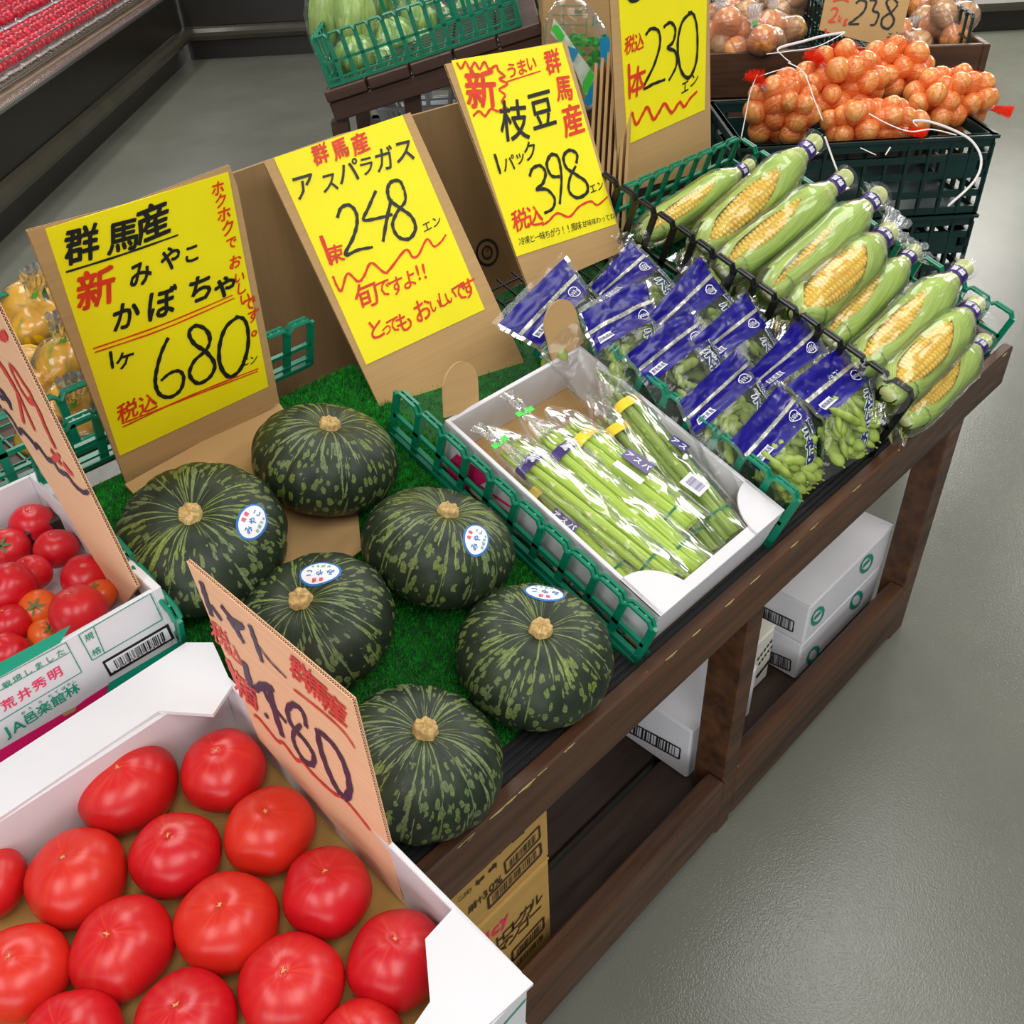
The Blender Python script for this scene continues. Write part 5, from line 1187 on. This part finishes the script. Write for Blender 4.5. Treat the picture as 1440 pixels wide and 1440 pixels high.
ribbon(OT[3], [(1290, 178), (1285, 170), (1310, 172), (1345, 185), (1368, 200), (1380, 225), (1370, 255), (1333, 290)], [2.34] * 8, .006); ribbon(OT[0], [(1160, 192), (1168, 215), (1178, 242)], [2.33] * 3, .006)
ribbon(OT[4], [(1210, 208), (1232, 218)], [2.37] * 2, .006); ribbon(OT[4], [(1252, 207), (1245, 218)], [2.37] * 2, .004)
# wooden onion tray behind
oA = at_depth(985, 76, 2.95); oB = at_depth(1384, 62, 2.95 * (1.61 - oA.z) / (CP.z - at_depth(1384, 62, 2.95).z)); oA = oA + (oA - oB).normalized() * .25
OM = mat4(V((oA.x, oA.y, oA.z)), (oB - oA).normalized(), V((-(oB - oA).y, (oB - oA).x, 0)).normalized(), ZX); oL = (oB - oA).length
t = thing('wooden_tray_stand', 'brown wooden tray stand of bagged onions at the top right', 'display stand', OM)
MB().box(0, oL, 0, .022, -.135, 0, bev=.003).build('front_board', 'wood', t); MB().box(0, oL, .0, .03, -.215, -.14, bev=.003).build('lower_board', 'wood_far', t); MB().box(0, oL, .7, .722, -.135, .0, bev=.003).build('back_board', 'wood', t)
MB().box(-.022, 0, 0, .72, -.135, 0, bev=.003).build('side_board', 'wood', t); MB().box(oL, oL + .022, 0, .72, -.135, 0, bev=.003).build('side_board', 'wood', t)
for k in range(5): MB().box(0, oL, .03 + k * .135, .16 + k * .135, -.075, -.06, bev=.002).build('deck_board', 'wood_dark', t)
MB().box(0, oL, .1, .12, -oA.z, -.215).build('lower_panel', 'panel_wood', t)
for x in (0, oL - .05): MB().box(x, x + .05, .62, .67, -oA.z, -.135).build('leg', 'wood_dark', t)
bpy.context.view_layer.update()
for k, (x0, L_) in enumerate(((.02, .66), (.72, oL - .75))): basket('mesh_basket', ['green mesh basket in the onion tray, left half', 'green mesh basket in the onion tray, right half'][k], OM @ Matrix.Translation((x0, .06, -.058)), L_, .5, .13, 'green_plastic' if 0 else 'dark_green_plastic', 'LRB', (12, 9))
for i, ((x, y), dep, n_, lab) in enumerate((((1015, 45), 3.02, 4, 'clear bag of brown onions next to the corn sign'), ((1045, 15), 3.25, 4, 'clear bag of brown onions at the back beside the top edge'), ((1088, 40), 3.05, 4, 'clear bag of pale brown onions with a red tag'), ((1105, 5), 3.3, 4, 'clear bag of brown onions cut by the top edge'), ((1290, 50), 3.15, 3, 'clear bag of onions just right of the cardboard price card'), ((1335, 38), 3.08, 4, 'rightmost clear bag of onions in the tray'), ((1320, 5), 3.25, 4, 'rear right clear bag of onions cut by the top edge'), ((1060, 62), 2.98, 3, 'low clear bag of onions at the front of the tray'))):
    bag_of('onion_bag', lab, 'onion bag', at_depth(x, y, dep), cluster(n_ + 2, .085, .06, .055, .046, 90 + i), ['onion_tan', 'onion_skin'], 'film_far', (.1, .2, .9), 'clear bags of onions', infl=1.1, partname='onion', tip=.012)
S7 = Frame(at_depth(1215, 20, 2.85), V((BX.x, BX.y, 0)) + V((0, 0, -.06)), V((AX.x * .35, AX.y * .35, 1)))
t = sign('brown cardboard price card reading 2kg 238 among the onions', S7, [(1168, -40), (1290, -40), (1262, 70), (1152, 42)], None)
p = Pen(S7, lc(.3194, 980, 0), z=.0004)
p.stroke('marker_black', [(700, 15), (720, 0), (745, 10), (735, 50), (690, 90), (670, 105), (715, 105)], 3.4); p.stroke('marker_black', [(760, 0), (790, 5), (775, 45), (800, 60), (785, 105), (762, 110)], 3.4)
p.stroke('marker_black', [(885, 15), (860, -10), (835, 10), (850, 50), (868, 90), (845, 125), (815, 115), (818, 80), (860, 50), (885, 20)], 3.4); p.line('marker_black', 'エン', 850, 155, 885, 150, 9)
p.stroke('marker_red', [(590, 45), (605, 35), (620, 45), (600, 80), (580, 95), (610, 95)], 2.6); p.line('marker_red', 'kg', 632, 82, 655, 88, 11); p.stroke('marker_red', [(565, 125), (572, 145)], 3); p.stroke('marker_red', [(600, 5), (640, -5), (670, 8)], 3); p.done(t)
# ------------------------------------------------------------------ lettuce stand
lA = at_depth(465, 121, 2.5); lB = at_plane(731, 34, lA, AX)
lx = (lB - lA).normalized(); lL = (lB - lA).length; LM = mat4(lA, lx, AX, lx.cross(AX))
t = thing('lettuce_stand', 'dark wooden stand with short slats holding the lettuce basket', 'display stand', LM)
for k in range(7): MB().box(-.02 + k * .1215, .095 + k * .1215, -.02, .55, -.036, -.006, bev=.003).build('slat', 'wood_far', t)
MB().box(-.02, .83, -.01, .025, -.088, -.038, bev=.003).build('front_rail', 'wood_far', t)
LW = mat4(V((lA.x, lA.y, 0)), BX, AX, ZX); lc_ = lx.dot(BX); ls_ = lx.z
for x, y in ((-.015, 0), (.19, .02), (.80, 0), (-.015, .5), (.80, .5)): MB().box(x, x + .045, y, y + .045, 0, lA.z + x * ls_ / lc_ - .09, M=LM.inverted() @ LW).build('leg', 'wood_far', t)
MB().box(.0, .85, .0, .03, .28, .32, M=LM.inverted() @ LW).build('lower_rail', 'wood_far', t)
bpy.context.view_layer.update()
basket('mesh_basket', 'long bright green mesh basket full of bagged lettuce at the top', LM @ Matrix.Translation((0, .0, -.004)), lL, .38, .125, 'green_plastic', 'LRFB', (14, 8))
def lettuce(C, sx, sy, sz, rot, lab, seed):
    t = thing('lettuce', lab, 'lettuce', Matrix.Translation(C) @ rot, 'bagged lettuces in the green basket'); r = random.Random(seed)
    for k in range(7):
        a0 = k * 2 * PI / 7 + r.uniform(-.2, .2); g = .78 + .035 * k
        def fn(i, j):
            an = a0 + (j - .5) * 1.7; ph = PI * (.06 + .9 * i); R_ = max(0, math.sin(ph)) ** .8 * g * (1 + .2 * noise.noise(V((i * 5 + k, j * 7, seed))) + .09 * math.sin(j * 22 + k) * i * i)
            return V((sx * R_ * math.cos(an), sy * R_ * math.sin(an), -sz * math.cos(ph) * (g + .15 * i)))
        MB().grid(fn, 14, 14, pc=lambda i, j: (math.cos(j * 2), math.sin(j * 2), i * 2)).build('leaf', 'lettuce' if seed < 5 else 'lettuce_dark' if k > 2 else 'lettuce', t, smooth=True)
    MB().ball((0, 0, 0), .74, 16, 10, M=Matrix.Diagonal((sx, sy, sz, 1))).build('heart', 'lettuce', t, smooth=True)
    MB().ball((0, 0, 0), 1.16, 22, 14, M=Matrix.Diagonal((sx, sy, sz, 1)), pc=False, top=lambda q, a, tt: q * (1 + .1 * noise.noise(q * 4 + V((seed, 0, 0))))).build('clear_bag', 'film_soft', t, smooth=True)
RY = Matrix.Rotation
for i, (x, y, dep, s_, rt, lab) in enumerate((((0), (0), 0, 0, 0, ''),)): pass
for i, (x, y, dep, s_, rt, lab) in enumerate(((460, 22, 2.62, (.055, .055, .11), RY(.2, 4, 'X'), 'pale long lettuce standing at the left end'), (497, 18, 2.60, (.06, .055, .10), RY(.1, 4, 'Y'), 'pale long lettuce second from the left, touching the first'), (548, 60, 2.72, (.09, .08, .06), Matrix(), 'round lettuce behind the mesh, left of centre'), (590, 30, 2.80, (.09, .08, .07), Matrix(), 'round lettuce high in the centre'),
        (625, 50, 2.86, (.085, .08, .065), Matrix(), 'round lettuce right of centre, low behind the mesh'), (560, 10, 2.80, (.08, .08, .06), Matrix(), 'round lettuce at the back by the top edge'), (668, 25, 2.95, (.085, .08, .065), Matrix(), 'round lettuce toward the right end'), (500, 82, 2.62, (.07, .06, .055), Matrix(), 'low lettuce at the left end of the basket'), (690, 2, 3.05, (.08, .08, .06), Matrix(), 'rightmost round lettuce cut by the top edge'), (535, 92, 2.66, (.06, .05, .05), Matrix(), 'small low lettuce pressed against the mesh front, left'), (592, 70, 2.74, (.07, .05, .05), Matrix(), 'small low lettuce pressed against the mesh front, centre'), (655, 48, 2.86, (.075, .05, .05), Matrix(), 'small low lettuce pressed against the mesh front, right'), (705, 30, 2.96, (.06, .05, .05), Matrix(), 'lettuce in the far right corner of the green basket'))):
    lettuce(at_depth(x, y, dep), *s_, rt, lab, i * 3.3)
# white baskets under the lettuce stand
for k in range(2):
    C = at_depth(602, 138 - 26 * k, 2.95); M = mat4(C, BX, AX, ZX)
    m = MB(); t = thing('plastic_basket', ['white slotted plastic basket under the lettuce stand, lower one', 'white slotted plastic basket stacked on top of the lower one'][k], 'basket', M)
    def ring(L, D, z, r_): return [(L * math.copysign(abs(math.cos(a)) ** .4, math.cos(a)), D * math.copysign(abs(math.sin(a)) ** .4, math.sin(a)), z) for a in [2 * PI * i / 40 for i in range(40)]]
    r1 = ring(.16, .11, 0, 0); r0 = ring(.135, .09, -.075, 0)
    MB().tube(r1, .007, 6, closed=True).build('rim', 'white_plastic', t, smooth=True); m.tube(r0, .004, 5, closed=True); m.tube(ring(.148, .1, -.035, 0), .003, 4, closed=True)
    for i in range(40): m.tube([r1[i], r0[i]], .0075, 4, cap=False)
    m.build('slotted_wall', 'white_plastic', t); MB().sheet([(a, b) for a, b, c in r0], -.077, -.074).build('bottom_panel', 'white_plastic', t)
tag(MB().box(-.2, .25, -.14, .14, -.03, 0).box(-.2, -.16, -.14, -.1, -.6, 0).box(.2, .25, -.14, -.1, -.6, 0).box(.2, .25, .1, .14, -.6, 0).box(-.2, -.16, .1, .14, -.6, 0).build('stool', 'wood_far', None, mat4(at_depth(602, 138, 2.95) - ZX * .079, BX, AX, ZX)), 'low wooden stool carrying the white plastic baskets', 'stool')
# ------------------------------------------------------------------ back carton, bag of greens and flattened cardboard
C = at_depth(815, 60, 2.35); BF = Frame(C, BX, ZX)
A0 = BF.px(762, -60); A1 = BF.px(862, -60); A2 = BF.px(862, 150); 
t = thing('carton', 'brown printed carton behind the bag of greens at the top', 'carton', BF.M)
MB().box(A0[0], A1[0] + .06, A2[1], A0[1], -.2, 0, bev=.003).build('body', 'cardboard', t)
p = Pen(BF, lc(.1806, 740, 0), z=.001)
for k in range(4): p.stroke('ink_green', [(200, 40 + 75 * k), (470, 45 + 75 * k)], .8, False, 0)
for x in (290, 470): p.stroke('ink_green', [(x, 40), (x, 270)], .8, False, 0)
p.line('ink_green', 'JA', 520, 150, 560, 155, 11, shear=0, bold=.02); p.line('ink_green', '規格', 390, 90, 420, 90, 6, shear=0); p.done(t, 'print')
tag(MB().box(A0[0], A1[0] + .06, -.24, A2[1] - .003, -.2, -.01, bev=.003).build('plinth', 'wood_far', None, BF.M), 'brown wooden block under the printed carton', 'block')
t = thing('greens_bag', 'crinkled clear bag of greens printed blue, white and green', 'bag of greens', BF.M)
def bq(x, y, z): a, b = BF.px(740 + x * .1806, y * .1806, z); return V((a, b, z))
def band(c, a, b, c_, z): # strip between polylines
    MB().add([bq(*q, z) for q in a] + [bq(*q, z) for q in b], [(i, i + 1, len(a) + i + 1, len(a) + i) for i in range(len(a) - 1)]).build('printed_stripe', c, t, label=c_)
z_ = .075
band('leaf_white', [(215, 140), (300, 250), (400, 400), (520, 560), (560, 650)], [(190, 260), (290, 360), (370, 520), (440, 690), (470, 750)], 'white stripe', z_)
band('tape_green', [(500, 530), (530, 590), (500, 680)], [(440, 640), (440, 690), (450, 745)], 'green stripe', z_ + .002); band('tape_green', [(220, 190), (250, 200), (300, 280)], [(190, 230), (220, 260), (270, 340)], 'green marks', z_ + .002)
band('blueprint', [(300, 350), (400, 385), (410, 400)], [(320, 420), (360, 475), (370, 480)], 'blue label', z_ + .003)
band('blueprint', [(640, 280), (655, 330), (640, 460), (580, 600), (550, 780), (480, 830)], [(570, 300), (575, 400), (580, 460), (545, 590), (490, 700), (445, 790)], 'blue edge', z_ + .001)
m = MB(); r = random.Random(9)
for k in range(70):
    c = bq(r.uniform(300, 600), r.uniform(280, 620), r.uniform(.03, .07)); a = r.uniform(0, 6.28); l_ = r.uniform(.012, .03); d = V((math.cos(a), math.sin(a), r.uniform(-.3, .3))) * l_; q = V((-d.y, d.x, .2 * l_)) * .4
    m.add([c, c + d * .5 + q, c + d, c + d * .5 - q], [(0, 1, 2, 3)])
m.build('leafy_greens', 'grass', t, kind='stuff')
def fb(i, j):
    a = 2 * PI * j; c = bq(400, 430, .04); ph = PI * (.02 + .96 * i); nz = noise.noise(V((i * 6, math.cos(a) * 3, math.sin(a) * 3)))
    return c + V((.085 * math.sin(ph) * math.cos(a) * (1 + .1 * nz) + .02 * math.cos(ph) * -1, .135 * math.cos(ph), .042 * math.sin(ph) * math.sin(a) * (1 + .1 * nz)))
MB().grid(fb, 22, 26).build('clear_film', 'film_soft', t, smooth=True)
FLL = ['leaning flattened brown carton nearest the edamame sign', 'second flattened carton of the leaning stack', 'third flattened carton of the leaning stack', 'middle flattened carton of the leaning stack', 'fifth flattened carton, showing a dark gap before it', 'sixth flattened carton toward the corn sign', 'last flattened carton touching the corn sign side']
for k in range(7):
    C2 = at_depth(838 + k * 8, 250, 1.95); ex = (AX * .5 + BX * .1 + ZX * .95).normalized(); nz_ = (BX * 1 - AX * .25).normalized()
    M = frame_dir(C2, ex, nz_)
    o = MB().sheet([(-.35, -.09), (.20 + .01 * (k % 3), -.09), (.20 + .01 * (k % 3), .09), (-.35, .09)], -.003, .003).build('flattened_carton', 'cardboard', None, M)
    tag(o, FLL[k], 'cardboard', 'flattened cartons leaning behind the edamame sign')
print('objects', len(bpy.data.objects))
